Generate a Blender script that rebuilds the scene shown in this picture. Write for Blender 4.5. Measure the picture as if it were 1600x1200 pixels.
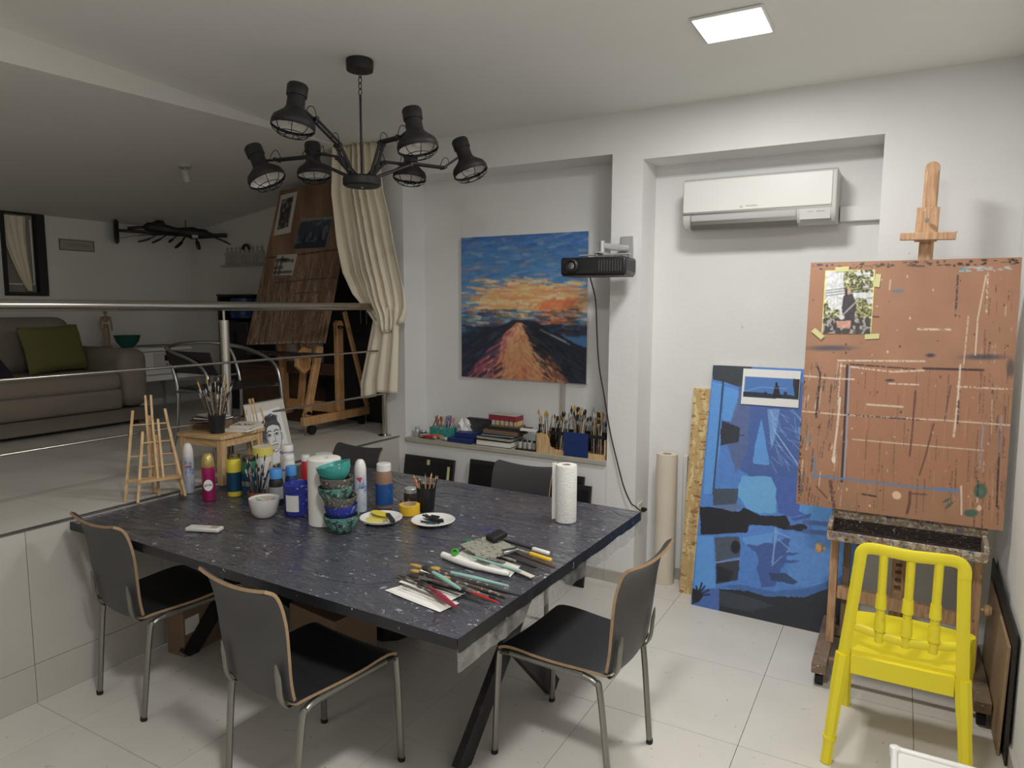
import bpy, math, random
import numpy as np
from mathutils import Vector, Matrix
for o in list(bpy.data.objects): bpy.data.objects.remove(o)
SC = bpy.context.scene
COL = SC.collection
PI = math.pi
R = math.radians
# ------------------------------------------------------------------ camera
cd = bpy.data.cameras.new('camera'); cam = bpy.data.objects.new('camera', cd); COL.objects.link(cam)
yaw, pit, rol = R(29.3654), R(6.28365), R(0.2412)
fw = Vector((-math.sin(yaw)*math.cos(pit), math.cos(yaw)*math.cos(pit), -math.sin(pit)))
r0 = Vector((math.cos(yaw), math.sin(yaw), 0)); u0 = r0.cross(fw)
rr = math.cos(rol)*r0 + math.sin(rol)*u0; uu = rr.cross(fw)
m = Matrix.Identity(4)
for i in range(3): m[i][0], m[i][1], m[i][2] = rr[i], uu[i], -fw[i]
m.translation = Vector((0, 0, 1.7)); cam.matrix_world = m
cd.sensor_width = 36; cd.sensor_fit = 'HORIZONTAL'; cd.lens = 36*1081.67/1600; cd.clip_start = .02
SC.camera = cam
# ------------------------------------------------------------------ light, exposure
w = bpy.data.worlds.new('world'); SC.world = w; w.use_nodes = True
w.node_tree.nodes['Background'].inputs[0].default_value = (.8, .85, 1, 1); w.node_tree.nodes['Background'].inputs[1].default_value = .15
SC.view_settings.view_transform = 'Standard'; SC.view_settings.look = 'None'
SC.view_settings.gamma = 1; SC.view_settings.use_curve_mapping = False
SC.view_settings.exposure = 0.0
PANELS = [((-.66, 2.955), 21, (1, 1, .985)), ((-2.6, -.55), 3.5, (1, .995, .975)), ((-.45, .75), 36, (1, .995, .975))]   # ceiling panels: place, watts, colour; last one is an added unseen fill light

# ------------------------------------------------------------------ materials
def lin(c):
    c = c/255.; return c/12.92 if c <= .04045 else ((c+.055)/1.055)**2.4
def S(r, g, b, k=1.0): return (min(lin(r)*k, .95), min(lin(g)*k, .95), min(lin(b)*k, .95), 1)
def nod(nt, t, **kw):
    n = nt.nodes.new(t)
    for k, v in kw.items(): setattr(n, k, v)
    return n
def mat(name, col, rough=.6, metal=0., var=.0, vscale=8., bump=0., bscale=60., spots=None, coat=0., spec=.5, alpha=1., trans=0., emis=None, stretch=None, grain=None, sheen=0.):
    m = bpy.data.materials.new(name); m.use_nodes = True
    nt = m.node_tree; b = nt.nodes['Principled BSDF']
    b.inputs['Base Color'].default_value = col; b.inputs['Roughness'].default_value = rough; b.inputs['Metallic'].default_value = metal
    b.inputs['Coat Weight'].default_value = coat; b.inputs['Specular IOR Level'].default_value = spec
    b.inputs['Alpha'].default_value = alpha; b.inputs['Transmission Weight'].default_value = trans
    if sheen: b.inputs['Sheen Weight'].default_value = sheen
    if emis: b.inputs['Emission Color'].default_value = emis[0]; b.inputs['Emission Strength'].default_value = emis[1]
    tc = nod(nt, 'ShaderNodeTexCoord'); co = tc.outputs['Object']
    if stretch:
        mp = nod(nt, 'ShaderNodeMapping'); mp.inputs['Scale'].default_value = stretch
        nt.links.new(co, mp.inputs[0]); co = mp.outputs[0]
    cur = None
    def mix(a, bcol, fac, inv=False):
        mx = nod(nt, 'ShaderNodeMix', data_type='RGBA')
        nt.links.new(fac, mx.inputs[0])
        if a is None: mx.inputs[6].default_value = col
        else: nt.links.new(a, mx.inputs[6])
        mx.inputs[7].default_value = bcol
        return mx.outputs[2]
    if var:
        n = nod(nt, 'ShaderNodeTexNoise'); n.inputs['Scale'].default_value = vscale; n.inputs['Detail'].default_value = 6
        nt.links.new(co, n.inputs[0])
        mr = nod(nt, 'ShaderNodeMapRange'); mr.inputs[1].default_value = .35; mr.inputs[2].default_value = .68
        nt.links.new(n.outputs[0], mr.inputs[0])
        cur = mix(cur, tuple(c*(1-var) for c in col[:3])+(1,), mr.outputs[0])
    if grain:   # (scale, colour): wood grain lines
        wv = nod(nt, 'ShaderNodeTexNoise'); wv.inputs['Scale'].default_value = grain[0]; wv.inputs['Detail'].default_value = 3
        mp = nod(nt, 'ShaderNodeMapping'); mp.inputs['Scale'].default_value = grain[2]
        nt.links.new(tc.outputs['Object'], mp.inputs[0]); nt.links.new(mp.outputs[0], wv.inputs[0])
        mr = nod(nt, 'ShaderNodeMapRange'); mr.inputs[1].default_value = .42; mr.inputs[2].default_value = .62
        nt.links.new(wv.outputs[0], mr.inputs[0]); cur = mix(cur, grain[1], mr.outputs[0])
    for i, sp in enumerate(spots or []):   # (scale, low, high, colour[, stretch])
        n = nod(nt, 'ShaderNodeTexNoise'); n.inputs['Scale'].default_value = sp[0]; n.inputs['Detail'].default_value = 4; n.inputs['Roughness'].default_value = .6
        mp = nod(nt, 'ShaderNodeMapping'); mp.inputs['Location'].default_value = (i*3.7+1, i*1.9, i*2.3)
        if len(sp) > 4: mp.inputs['Scale'].default_value = sp[4]
        nt.links.new(tc.outputs['Object'], mp.inputs[0]); nt.links.new(mp.outputs[0], n.inputs[0])
        mr = nod(nt, 'ShaderNodeMapRange'); mr.inputs[1].default_value = sp[1]; mr.inputs[2].default_value = sp[2]
        nt.links.new(n.outputs[0], mr.inputs[0]); cur = mix(cur, sp[3], mr.outputs[0])
    if cur is not None: nt.links.new(cur, b.inputs['Base Color'])
    if bump:
        n = nod(nt, 'ShaderNodeTexNoise'); n.inputs['Scale'].default_value = bscale; n.inputs['Detail'].default_value = 4
        nt.links.new(co, n.inputs[0])
        bp = nod(nt, 'ShaderNodeBump'); bp.inputs['Strength'].default_value = bump; bp.inputs['Distance'].default_value = .01
        nt.links.new(n.outputs[0], bp.inputs['Height']); nt.links.new(bp.outputs[0], b.inputs['Normal'])
    return m
def glass(name, col=(.95, .97, .97, 1), rough=.05):
    m = bpy.data.materials.new(name); m.use_nodes = True; nt = m.node_tree
    for n in list(nt.nodes): nt.nodes.remove(n)
    o = nod(nt, 'ShaderNodeOutputMaterial'); mx = nod(nt, 'ShaderNodeMixShader'); t = nod(nt, 'ShaderNodeBsdfTransparent'); g = nod(nt, 'ShaderNodeBsdfGlossy')
    f = nod(nt, 'ShaderNodeFresnel'); f.inputs[0].default_value = 1.6
    t.inputs[0].default_value = col; g.inputs['Roughness'].default_value = rough
    nt.links.new(f.outputs[0], mx.inputs[0]); nt.links.new(t.outputs[0], mx.inputs[1]); nt.links.new(g.outputs[0], mx.inputs[2]); nt.links.new(mx.outputs[0], o.inputs[0])
    return m
def attr_mat(name, rough=.55, bump=.15, bscale=90, coat=0.):
    m = bpy.data.materials.new(name); m.use_nodes = True; nt = m.node_tree; b = nt.nodes['Principled BSDF']
    a = nod(nt, 'ShaderNodeAttribute', attribute_name='paint'); nt.links.new(a.outputs['Color'], b.inputs['Base Color'])
    b.inputs['Roughness'].default_value = rough; b.inputs['Coat Weight'].default_value = coat
    n = nod(nt, 'ShaderNodeTexNoise'); n.inputs['Scale'].default_value = bscale; tc = nod(nt, 'ShaderNodeTexCoord'); nt.links.new(tc.outputs['Object'], n.inputs[0])
    bp = nod(nt, 'ShaderNodeBump'); bp.inputs['Strength'].default_value = bump; bp.inputs['Distance'].default_value = .004
    nt.links.new(n.outputs[0], bp.inputs['Height']); nt.links.new(bp.outputs[0], b.inputs['Normal'])
    return m

M = {}
M['wall'] = mat('white_wall_paint', S(236, 235, 233), .85, var=.05, vscale=2.2, bump=.12, bscale=45, spots=[(9, .74, .78, S(190, 183, 175)), (34, .77, .79, S(130, 125, 120))])
M['ceil'] = mat('ceiling_paint', S(241, 240, 235), .9, var=.04, vscale=1.5, bump=.06, bscale=60)
M['slope'] = mat('attic_ceiling_paint', S(234, 231, 224), .95, var=.05, vscale=1.5)
M['tile'] = mat('beige_floor_tile', S(228, 223, 214), .38, var=.07, vscale=3.1, bump=.03, bscale=30, spots=[(14, .68, .76, S(165, 158, 148)), (55, .715, .73, S(95, 86, 78))])
M['grout'] = mat('dark_grout', S(95, 88, 80), .9)
M['facetile'] = mat('platform_face_tile', S(200, 196, 188), .5, var=.08, vscale=2.5, spots=[(40, .74, .76, S(80, 74, 68))])
M['base'] = mat('baseboard_tile', S(186, 180, 172), .45, var=.08, vscale=6)
M['ledge'] = mat('ledge_stone', S(190, 183, 168), .4, var=.12, vscale=14)
M['steel'] = mat('brushed_steel', S(190, 186, 178), .22, 1.)
M['dsteel'] = mat('satin_grey_steel', S(140, 138, 132), .35, .8)
M['alu'] = mat('polished_aluminium', S(170, 170, 170), .25, 1.)
M['black'] = mat('black_paint', S(32, 32, 34), .5)
M['blackm'] = mat('matt_black_metal', S(38, 37, 39), .55, .2, spots=[(20, .62, .7, S(62, 60, 60))])
M['lampin'] = mat('lamp_reflector_white', S(225, 222, 215), .35)
M['blackp'] = mat('black_plastic', S(28, 28, 30), .35)
M['dkg'] = mat('charcoal_laminate', S(68, 67, 69), .42, var=.08, vscale=20, spots=[(60, .76, .77, S(190, 188, 184))])
M['seatk'] = mat('black_seat_laminate', S(46, 46, 49), .45, var=.08, vscale=20, spots=[(60, .72, .73, S(150, 148, 144))])
M['ply'] = mat('plywood_edge', S(166, 138, 106), .55, var=.15, vscale=50)
M['wood'] = mat('light_pine', S(222, 188, 140), .5, grain=(9, S(200, 160, 112), (8, 8, 1)))
M['woodx'] = mat('light_pine_side_grain', S(222, 188, 140), .5, grain=(9, S(200, 160, 112), (1, 8, 8)))
M['beech'] = mat('orange_beech', S(212, 166, 116), .42, grain=(8, S(196, 146, 96), (9, 9, 1)))
M['dwood'] = mat('stained_dark_wood', S(92, 66, 48), .6, var=.4, vscale=12, spots=[(40, .66, .7, S(150, 140, 130))])
M['ewood'] = mat('worn_easel_wood', S(204, 164, 126), .55, grain=(9, S(178, 136, 102), (8, 8, 1)), spots=[(28, .68, .72, S(215, 208, 200)), (33, .7, .73, S(70, 60, 62))])
M['ewoodg'] = mat('greyed_easel_wood', S(140, 118, 98), .65, var=.25, vscale=20, spots=[(45, .66, .7, S(225, 222, 216)), (30, .68, .72, S(60, 52, 50))])
M['splat'] = mat('paint_crusted_rail', S(150, 130, 108), .55, spots=[(45, .48, .6, S(196, 186, 170)), (50, .58, .66, S(84, 106, 146)), (60, .58, .66, S(78, 70, 66)), (110, .62, .66, S(166, 120, 88))], bump=.6, bscale=160)
M['darksplat'] = mat('dark_paint_crust', S(52, 42, 38), .6, spots=[(60, .6, .63, S(110, 74, 60)), (80, .66, .68, S(190, 186, 180)), (70, .66, .68, S(50, 90, 90))], bump=.6, bscale=100)
M['yellow'] = mat('yellow_plastic', S(243, 226, 48), .38, spots=[(9, .69, .76, S(196, 176, 74)), (48, .745, .755, S(70, 60, 40))])
M['white'] = mat('white_plastic', S(232, 230, 226), .35)
M['acw'] = mat('gloss_white_plastic', S(228, 227, 222), .3, coat=1.)
M['acw'].node_tree.nodes['Principled BSDF'].inputs['Coat Roughness'].default_value = .02
M['louv'] = mat('louvre_grey_plastic', S(184, 184, 182), .35)
M['acg'] = mat('light_grey_plastic', S(200, 199, 195), .4)
M['paper'] = mat('white_paper', S(236, 233, 226), .8)
M['papertowel'] = mat('white_paper_towel', S(238, 236, 230), .9, bump=.5, bscale=160)
M['cream'] = mat('cream_paper', S(228, 216, 198), .8, var=.06, vscale=5)
M['curt'] = mat('beige_curtain', S(242, 231, 208), .85, bump=.2, bscale=300, sheen=.2)
M['sofa'] = mat('grey_sofa_fabric', S(146, 136, 124), .95, var=.12, vscale=3, bump=.5, bscale=400)
M['green'] = mat('olive_cushion', S(112, 110, 62), .95, bump=.4, bscale=300)
M['purple'] = mat('dark_plum_cushion', S(50, 42, 56), .95)
M['teal'] = mat('teal_glaze', S(70, 168, 158), .35, var=.3, vscale=26, spots=[(42, .63, .66, S(206, 222, 216)), (34, .67, .7, S(40, 60, 66))])
M['dteal'] = mat('dark_teal_ceramic', S(34, 88, 82), .4)
M['tealcrust'] = mat('teal_paint_crust', S(92, 150, 138), .6, spots=[(46, .52, .56, S(66, 70, 68)), (60, .6, .63, S(190, 186, 176))], bump=.7, bscale=110)
M['greycrust'] = mat('grey_paint_crust', S(112, 106, 98), .7, spots=[(44, .54, .58, S(64, 62, 58)), (66, .6, .63, S(200, 194, 184)), (52, .64, .67, S(90, 124, 110))], bump=.8, bscale=110)
M['bluecrust'] = mat('blue_paint_crust', S(50, 62, 158), .55, spots=[(50, .62, .66, S(180, 184, 200)), (36, .6, .66, S(30, 36, 84))], bump=.5, bscale=100)
M['ceramic'] = mat('white_ceramic', S(226, 222, 218), .3, spots=[(60, .72, .74, S(120, 110, 110))])
M['paste'] = mat('mixed_dried_paint', S(214, 206, 196), .6, spots=[(60, .56, .6, S(206, 150, 160)), (48, .6, .64, S(120, 190, 110)), (70, .6, .63, S(50, 46, 48))], bump=.8, bscale=90)
M['pink'] = mat('magenta_can', S(170, 40, 100), .3, .3)
M['gold'] = mat('gold_cap', S(200, 176, 110), .3, .4)
M['cansilver'] = mat('pale_blue_can', S(206, 214, 226), .3, .2, spots=[(26, .56, .66, S(130, 158, 205))])
M['red'] = mat('red_plastic', S(190, 40, 44), .4)
M['orange'] = mat('orange_plastic', S(224, 104, 60), .45)
M['navy'] = mat('navy_card', S(34, 56, 112), .45)
M['blue'] = mat('blue_label', S(30, 76, 140), .4, spots=[(16, .6, .62, S(40, 110, 170))])
M['lblue'] = mat('light_blue_plastic', S(80, 150, 220), .4)
M['teallbl'] = mat('petrol_label', S(20, 66, 96), .4)
M['ypaint'] = mat('yellow_paint', S(232, 214, 70), .4)
M['paley'] = mat('pale_yellow', S(228, 214, 110), .5)
M['ytape'] = mat('masking_tape_yellow', S(236, 190, 50), .55)
M['kraft'] = mat('kraft_tape', S(196, 178, 150), .6)
M['greenp'] = mat('green_paint', S(50, 110, 84), .45)
M['bgreen'] = mat('bright_green_plastic', S(80, 180, 60), .4)
M['brownp'] = mat('brown_paint', S(146, 114, 94), .35)
M['terra'] = mat('terracotta', S(140, 84, 66), .7, spots=[(40, .62, .66, S(80, 50, 42))])
M['brist'] = mat('dark_bristle', S(52, 44, 40), .9)
M['bristy'] = mat('golden_bristle', S(190, 150, 70), .8)
M['bristw'] = mat('pale_bristle', S(206, 196, 180), .8)
M['dirt'] = mat('paint_stained_handle', S(92, 76, 70), .6, spots=[(60, .55, .6, S(170, 160, 150)), (80, .62, .65, S(40, 80, 120))])
M['mint'] = mat('mint_handle', S(146, 190, 180), .35)
M['osb'] = mat('chipboard', S(206, 174, 120), .7, spots=[(30, .5, .56, S(232, 208, 156), (1, 1, .3)), (38, .58, .62, S(164, 124, 76), (.4, 1, 1)), (70, .64, .67, S(120, 84, 50))], bump=.5, bscale=70)
M['card'] = mat('cardboard', S(132, 108, 86), .8, var=.08, vscale=9)
M['trowel'] = mat('paint_crusted_steel', S(168, 164, 150), .5, .3, spots=[(60, .55, .6, S(120, 116, 104)), (90, .64, .67, S(214, 210, 200))], bump=.3, bscale=90)
M['rubber'] = mat('black_rubber', S(24, 24, 24), .7)
M['glass'] = glass('clear_glass')
M['tint'] = mat('dark_window_glass', S(150, 146, 132), .2)
M['bluewater'] = mat('blue_bottle_plastic', S(36, 64, 120), .2, var=.5, vscale=14)
M['dkcloth'] = mat('dark_wardrobe', S(40, 38, 42), .7)
M['ink'] = mat('black_ink', S(40, 38, 40), .7)
M['redink'] = mat('red_ink', S(190, 60, 50), .6)
M['tape'] = mat('pale_masking_tape', S(214, 208, 150), .7)
M['bwhite'] = mat('dusty_white', S(190, 186, 176), .7, var=.1, vscale=12)
M['plate'] = mat('sign_plate', S(170, 166, 148), .6)
M['silver'] = mat('silver_plastic', S(196, 196, 196), .35, .5)
M['lilac'] = mat('lilac_plastic', S(150, 130, 190), .5)
M['socket'] = mat('socket_white', S(220, 216, 206), .4)
M['pinkred'] = mat('raspberry_box', S(150, 48, 66), .5)
# table cover: dark cloth under crinkled film
def cover_mat():
    m = mat('dark_plastic_cloth', S(78, 79, 87), .17, spots=[(3, .58, .72, S(56, 62, 100)), (2.5, .6, .72, S(84, 72, 76)), (28, .665, .68, S(190, 190, 196)), (12, .675, .69, S(180, 182, 190), (1, 3, 1)), (70, .655, .67, S(150, 154, 165))], coat=.4, spec=.6)
    nt = m.node_tree; b = nt.nodes['Principled BSDF']
    tc = nod(nt, 'ShaderNodeTexCoord'); mp = nod(nt, 'ShaderNodeMapping'); mp.inputs['Rotation'].default_value = (0, 0, R(35)); mp.inputs['Scale'].default_value = (1.2, 4.5, 1)
    n = nod(nt, 'ShaderNodeTexNoise'); n.inputs['Scale'].default_value = 3.6; n.inputs['Detail'].default_value = 7; n.inputs['Distortion'].default_value = 2.2
    n2 = nod(nt, 'ShaderNodeTexNoise'); n2.inputs['Scale'].default_value = 38; n2.inputs['Detail'].default_value = 3
    nt.links.new(tc.outputs['Object'], mp.inputs[0]); nt.links.new(mp.outputs[0], n.inputs[0]); nt.links.new(tc.outputs['Object'], n2.inputs[0])
    b1 = nod(nt, 'ShaderNodeBump'); b1.inputs['Strength'].default_value = .5; b1.inputs['Distance'].default_value = .02
    b2 = nod(nt, 'ShaderNodeBump'); b2.inputs['Strength'].default_value = .05; b2.inputs['Distance'].default_value = .006
    nt.links.new(n.outputs[0], b1.inputs['Height']); nt.links.new(n2.outputs[0], b2.inputs['Height']); nt.links.new(b1.outputs[0], b2.inputs['Normal'])
    for sc, rot, st, dist in ((2.3, 20, .5, .012), (4.1, 62, .4, .008)):     # sharp fold ridges of the film
        mp3 = nod(nt, 'ShaderNodeMapping'); mp3.inputs['Rotation'].default_value = (0, 0, R(rot)); mp3.inputs['Scale'].default_value = (.7, 2.2, 1)
        n3 = nod(nt, 'ShaderNodeTexNoise'); n3.inputs['Scale'].default_value = sc; n3.inputs['Detail'].default_value = 3; n3.inputs['Distortion'].default_value = .8
        nt.links.new(tc.outputs['Object'], mp3.inputs[0]); nt.links.new(mp3.outputs[0], n3.inputs[0])
        s1 = nod(nt, 'ShaderNodeMath', operation='SUBTRACT'); s1.inputs[1].default_value = .5; s2 = nod(nt, 'ShaderNodeMath', operation='ABSOLUTE'); mr3 = nod(nt, 'ShaderNodeMapRange'); mr3.inputs[1].default_value = .0; mr3.inputs[2].default_value = .028; mr3.inputs[3].default_value = 1; mr3.inputs[4].default_value = 0
        nt.links.new(n3.outputs[0], s1.inputs[0]); nt.links.new(s1.outputs[0], s2.inputs[0]); nt.links.new(s2.outputs[0], mr3.inputs[0])
        b3 = nod(nt, 'ShaderNodeBump'); b3.inputs['Strength'].default_value = st; b3.inputs['Distance'].default_value = dist; nt.links.new(mr3.outputs[0], b3.inputs['Height']); nt.links.new(b2.outputs[0], b3.inputs['Normal']); b2 = b3
    nt.links.new(b2.outputs[0], b.inputs['Normal']); nt.links.new(b2.outputs[0], b.inputs['Coat Normal'])
    return m
M['hem'] = mat('shaded_cloth_hem', S(36, 36, 41), .4, var=.3, vscale=14, spots=[(40, .68, .69, S(170, 172, 178))], bump=.3, bscale=20)  # same cloth as the cover, colour darkened to paint in the edge shade
M['cover'] = cover_mat()
def film_mat():
    m = bpy.data.materials.new('clear_crinkled_film'); m.use_nodes = True; nt = m.node_tree; b = nt.nodes['Principled BSDF']; o = nt.nodes['Material Output']
    b.inputs['Base Color'].default_value = S(180, 178, 174); b.inputs['Roughness'].default_value = .3
    n = nod(nt, 'ShaderNodeTexNoise'); n.inputs['Scale'].default_value = 22; n.inputs['Detail'].default_value = 5; tc = nod(nt, 'ShaderNodeTexCoord'); nt.links.new(tc.outputs['Object'], n.inputs[0])
    mr = nod(nt, 'ShaderNodeMapRange'); mr.inputs[1].default_value = .3; mr.inputs[2].default_value = .75; mr.inputs[3].default_value = .22; mr.inputs[4].default_value = .62
    nt.links.new(n.outputs[0], mr.inputs[0]); t = nod(nt, 'ShaderNodeBsdfTransparent'); mx = nod(nt, 'ShaderNodeMixShader')
    nt.links.new(mr.outputs[0], mx.inputs[0]); nt.links.new(t.outputs[0], mx.inputs[1]); nt.links.new(b.outputs[0], mx.inputs[2]); nt.links.new(mx.outputs[0], o.inputs[0])
    return m
M['film'] = film_mat()

# ------------------------------------------------------------------ mesh building
class MB:
    def __init__(s): s.v = []; s.f = []; s.m = []; s.mi = 0; s.T = Matrix.Identity(4)
    def add(s, vs, fs, mis=None):
        b = len(s.v); s.v += [tuple(s.T @ Vector(p)) for p in vs]
        for i, f in enumerate(fs): s.f.append(tuple(b+k for k in f)); s.m.append(s.mi if mis is None else mis[i])
        return s
    def box(s, x0, x1, y0, y1, z0, z1):
        return s.add([(x, y, z) for z in (z0, z1) for y in (y0, y1) for x in (x0, x1)], [(0, 2, 3, 1), (4, 5, 7, 6), (0, 1, 5, 4), (2, 6, 7, 3), (0, 4, 6, 2), (1, 3, 7, 5)])
    def bar(s, a, b, wx, wy, up=(0, 0, 1)):     # rectangular bar from a to b; wy measured along 'up'
        a, b = Vector(a), Vector(b); d = (b-a).normalized(); u = Vector(up); u = (u-d*u.dot(d))
        if u.length < 1e-4: u = Vector((0, 1, 0)); u = u-d*u.dot(d)
        u.normalize(); x = d.cross(u)
        vs = [p+x*sx*wx/2+u*sy*wy/2 for p in (a, b) for sy in (-1, 1) for sx in (-1, 1)]
        return s.add(vs, [(0, 2, 3, 1), (4, 5, 7, 6), (0, 1, 5, 4), (2, 6, 7, 3), (0, 4, 6, 2), (1, 3, 7, 5)])
    def tube(s, pts, r, n=8, closed=False, caps=True, flat=1.0, up=None):
        pts = [Vector(p) for p in pts]; k = len(pts); rs = r if isinstance(r, (list, tuple)) else [r]*k
        vs = []; prev = None
        for i, p in enumerate(pts):
            if closed: t = pts[(i+1) % k]-pts[i-1]
            else: t = pts[min(i+1, k-1)]-pts[max(i-1, 0)]
            t.normalize()
            if prev is None:
                u = Vector(up) if up else (Vector((0, 0, 1)) if abs(t.z) < .9 else Vector((1, 0, 0)))
            else: u = prev
            u = (u-t*u.dot(t)).normalized(); prev = u; x = t.cross(u)
            for j in range(n):
                a = 2*PI*(j+.5)/n; vs.append(p+(x*math.cos(a)+u*math.sin(a)*flat)*rs[i])
        fs = []
        for i in range(k if closed else k-1):
            i2 = (i+1) % k
            for j in range(n): fs.append((i*n+j, i*n+(j+1) % n, i2*n+(j+1) % n, i2*n+j))
        if caps and not closed: fs.append(tuple(range(n-1, -1, -1))); fs.append(tuple((k-1)*n+j for j in range(n)))
        return s.add(vs, fs)
    def lathe(s, prof, n=24, c=(0, 0, 0), ax=None, mis=None, caps=True):
        c = Vector(c); q = Vector((0, 0, 1)).rotation_difference(Vector(ax).normalized()).to_matrix() if ax is not None else Matrix.Identity(3)
        vs = []; fs = []; ms = []
        for (r, z) in prof:
            for j in range(n): a = 2*PI*j/n; vs.append(c+q @ Vector((r*math.cos(a), r*math.sin(a), z)))
        for i in range(len(prof)-1):
            for j in range(n): fs.append((i*n+j, i*n+(j+1) % n, (i+1)*n+(j+1) % n, (i+1)*n+j)); ms.append(mis[i] if mis else s.mi)
        if caps and prof[0][0] > 1e-5: fs.append(tuple(range(n-1, -1, -1))); ms.append(mis[0] if mis else s.mi)
        if caps and prof[-1][0] > 1e-5: fs.append(tuple((len(prof)-1)*n+j for j in range(n))); ms.append(mis[-1] if mis else s.mi)
        return s.add(vs, fs, ms)
    def prism(s, poly, z0, z1, T=None):
        k = len(poly); vs = [(x, y, z0) for x, y in poly]+[(x, y, z1) for x, y in poly]
        if T is not None: vs = [T @ Vector(p) for p in vs]
        return s.add(vs, [tuple(range(k-1, -1, -1)), tuple(range(k, 2*k))]+[(i, (i+1) % k, k+(i+1) % k, k+i) for i in range(k)])
    def shell(s, prof, hw, th, curve=0., nx=9, edge=1):   # prof: (y,z) centreline; hw(t): half width; edge faces take material 'edge'
        k = len(prof); P = [Vector((0, a, b)) for a, b in prof]; top = []; bot = []
        for i, p in enumerate(P):
            t = (P[min(i+1, k-1)]-P[max(i-1, 0)]).normalized(); nrm = Vector((1, 0, 0)).cross(t); h = hw(i/(k-1))
            for j in range(nx):
                q = -1+2*j/(nx-1); off = nrm*(curve*q*q)
                top.append(p+Vector((q*h, 0, 0))+off+nrm*th/2); bot.append(p+Vector((q*h, 0, 0))+off-nrm*th/2)
        n = k*nx; vs = top+bot; fs = []; ms = []
        for i in range(k-1):
            for j in range(nx-1):
                a = i*nx+j; fs.append((a, a+1, a+nx+1, a+nx)); ms.append(0); fs.append((n+a, n+a+nx, n+a+nx+1, n+a+1)); ms.append(0)
            for a, b in ((i*nx, (i+1)*nx), ((i+1)*nx+nx-1, i*nx+nx-1)): fs.append((a, b, n+b, n+a)); ms.append(edge)
        for j in range(nx-1):
            fs.append((j+1, j, n+j, n+j+1)); ms.append(edge); a = (k-1)*nx+j; fs.append((a, a+1, n+a+1, n+a)); ms.append(edge)
        return s.add(vs, fs, ms)
    def build(s, name, mats, parent=None, bevel=0., loc=None, smooth=38, seg=2):
        me = bpy.data.meshes.new(name); me.from_pydata(s.v, [], s.f)
        for mm in (mats if isinstance(mats, (list, tuple)) else [mats]): me.materials.append(mm)
        me.polygons.foreach_set('material_index', s.m); me.polygons.foreach_set('use_smooth', [True]*len(s.f))
        me.update()
        try: me.set_sharp_from_angle(angle=R(smooth))
        except Exception: pass
        o = bpy.data.objects.new(name, me); COL.objects.link(o)
        if loc is not None: o.location = loc
        if parent is not None: o.parent = parent
        if bevel:
            bm = o.modifiers.new('bevel', 'BEVEL'); bm.width = bevel; bm.segments = seg; bm.limit_method = 'ANGLE'; bm.angle_limit = R(50)
        return o
def tag(o, label=None, cat=None, group=None, kind=None):
    if label: o['label'] = label
    if cat: o['category'] = cat
    if group: o['group'] = group
    if kind: o['kind'] = kind
    return o
def thing(name, label, cat, loc=(0, 0, 0), rz=0., group=None):
    o = bpy.data.objects.new(name, None); COL.objects.link(o); o.location = loc; o.rotation_euler = (0, 0, rz); o.empty_display_size = .05
    return tag(o, label, cat, group)
def solo(name, mb, mats, label, cat, loc=None, group=None, bevel=0., rz=0., kind=None):
    o = mb.build(name, mats, None, bevel, loc); o.rotation_euler = (0, 0, rz); return tag(o, label, cat, group, kind)
def struct(name, mb, m, **k): return tag(mb.build(name, m, **k), kind='structure')
def copy_tree(o, parent=None):
    c = o.copy(); COL.objects.link(c)
    if parent is not None: c.parent = parent
    for ch in o.children: copy_tree(ch, c)
    return c
def T4(loc=(0, 0, 0), rz=0., rx=0., ry=0.): return Matrix.Translation(loc) @ Matrix.Rotation(rz, 4, 'Z') @ Matrix.Rotation(rx, 4, 'X') @ Matrix.Rotation(ry, 4, 'Y')
def arc(c, r, a0, a1, n, plane='xz'):
    out = []
    for i in range(n+1):
        a = a0+(a1-a0)*i/n; p, q = r*math.cos(a), r*math.sin(a)
        out.append({'xz': (c[0]+p, c[1], c[2]+q), 'xy': (c[0]+p, c[1]+q, c[2]), 'yz': (c[0], c[1]+p, c[2]+q)}[plane])
    return out
def smoothp(pts, n=6):     # Catmull-Rom through points
    P = [Vector(p) for p in pts]; P = [2*P[0]-P[1]]+P+[2*P[-1]-P[-2]]; out = []
    for i in range(1, len(P)-2):
        for k in range(n):
            t = k/n; a, b, c, d = P[i-1], P[i], P[i+1], P[i+2]
            out.append(.5*((2*b)+(-a+c)*t+(2*a-5*b+4*c-d)*t*t+(-a+3*b-3*c+d)*t**3))
    out.append(P[-2]); return out
def text(body, size, m, parent, loc, rot, name='lettering', ext=.0004):
    c = bpy.data.curves.new(name, 'FONT'); c.body = body; c.size = size; c.extrude = ext; c.align_x = 'CENTER'; c.align_y = 'CENTER'
    o = bpy.data.objects.new(name, c); COL.objects.link(o); dg = bpy.context.evaluated_depsgraph_get(); dg.update()
    me = bpy.data.meshes.new_from_object(o.evaluated_get(dg)); bpy.data.objects.remove(o)
    o = bpy.data.objects.new(name, me); me.materials.clear(); me.materials.append(m); COL.objects.link(o); o.parent = parent; o.location = loc; o.rotation_euler = rot
    return o

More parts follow.
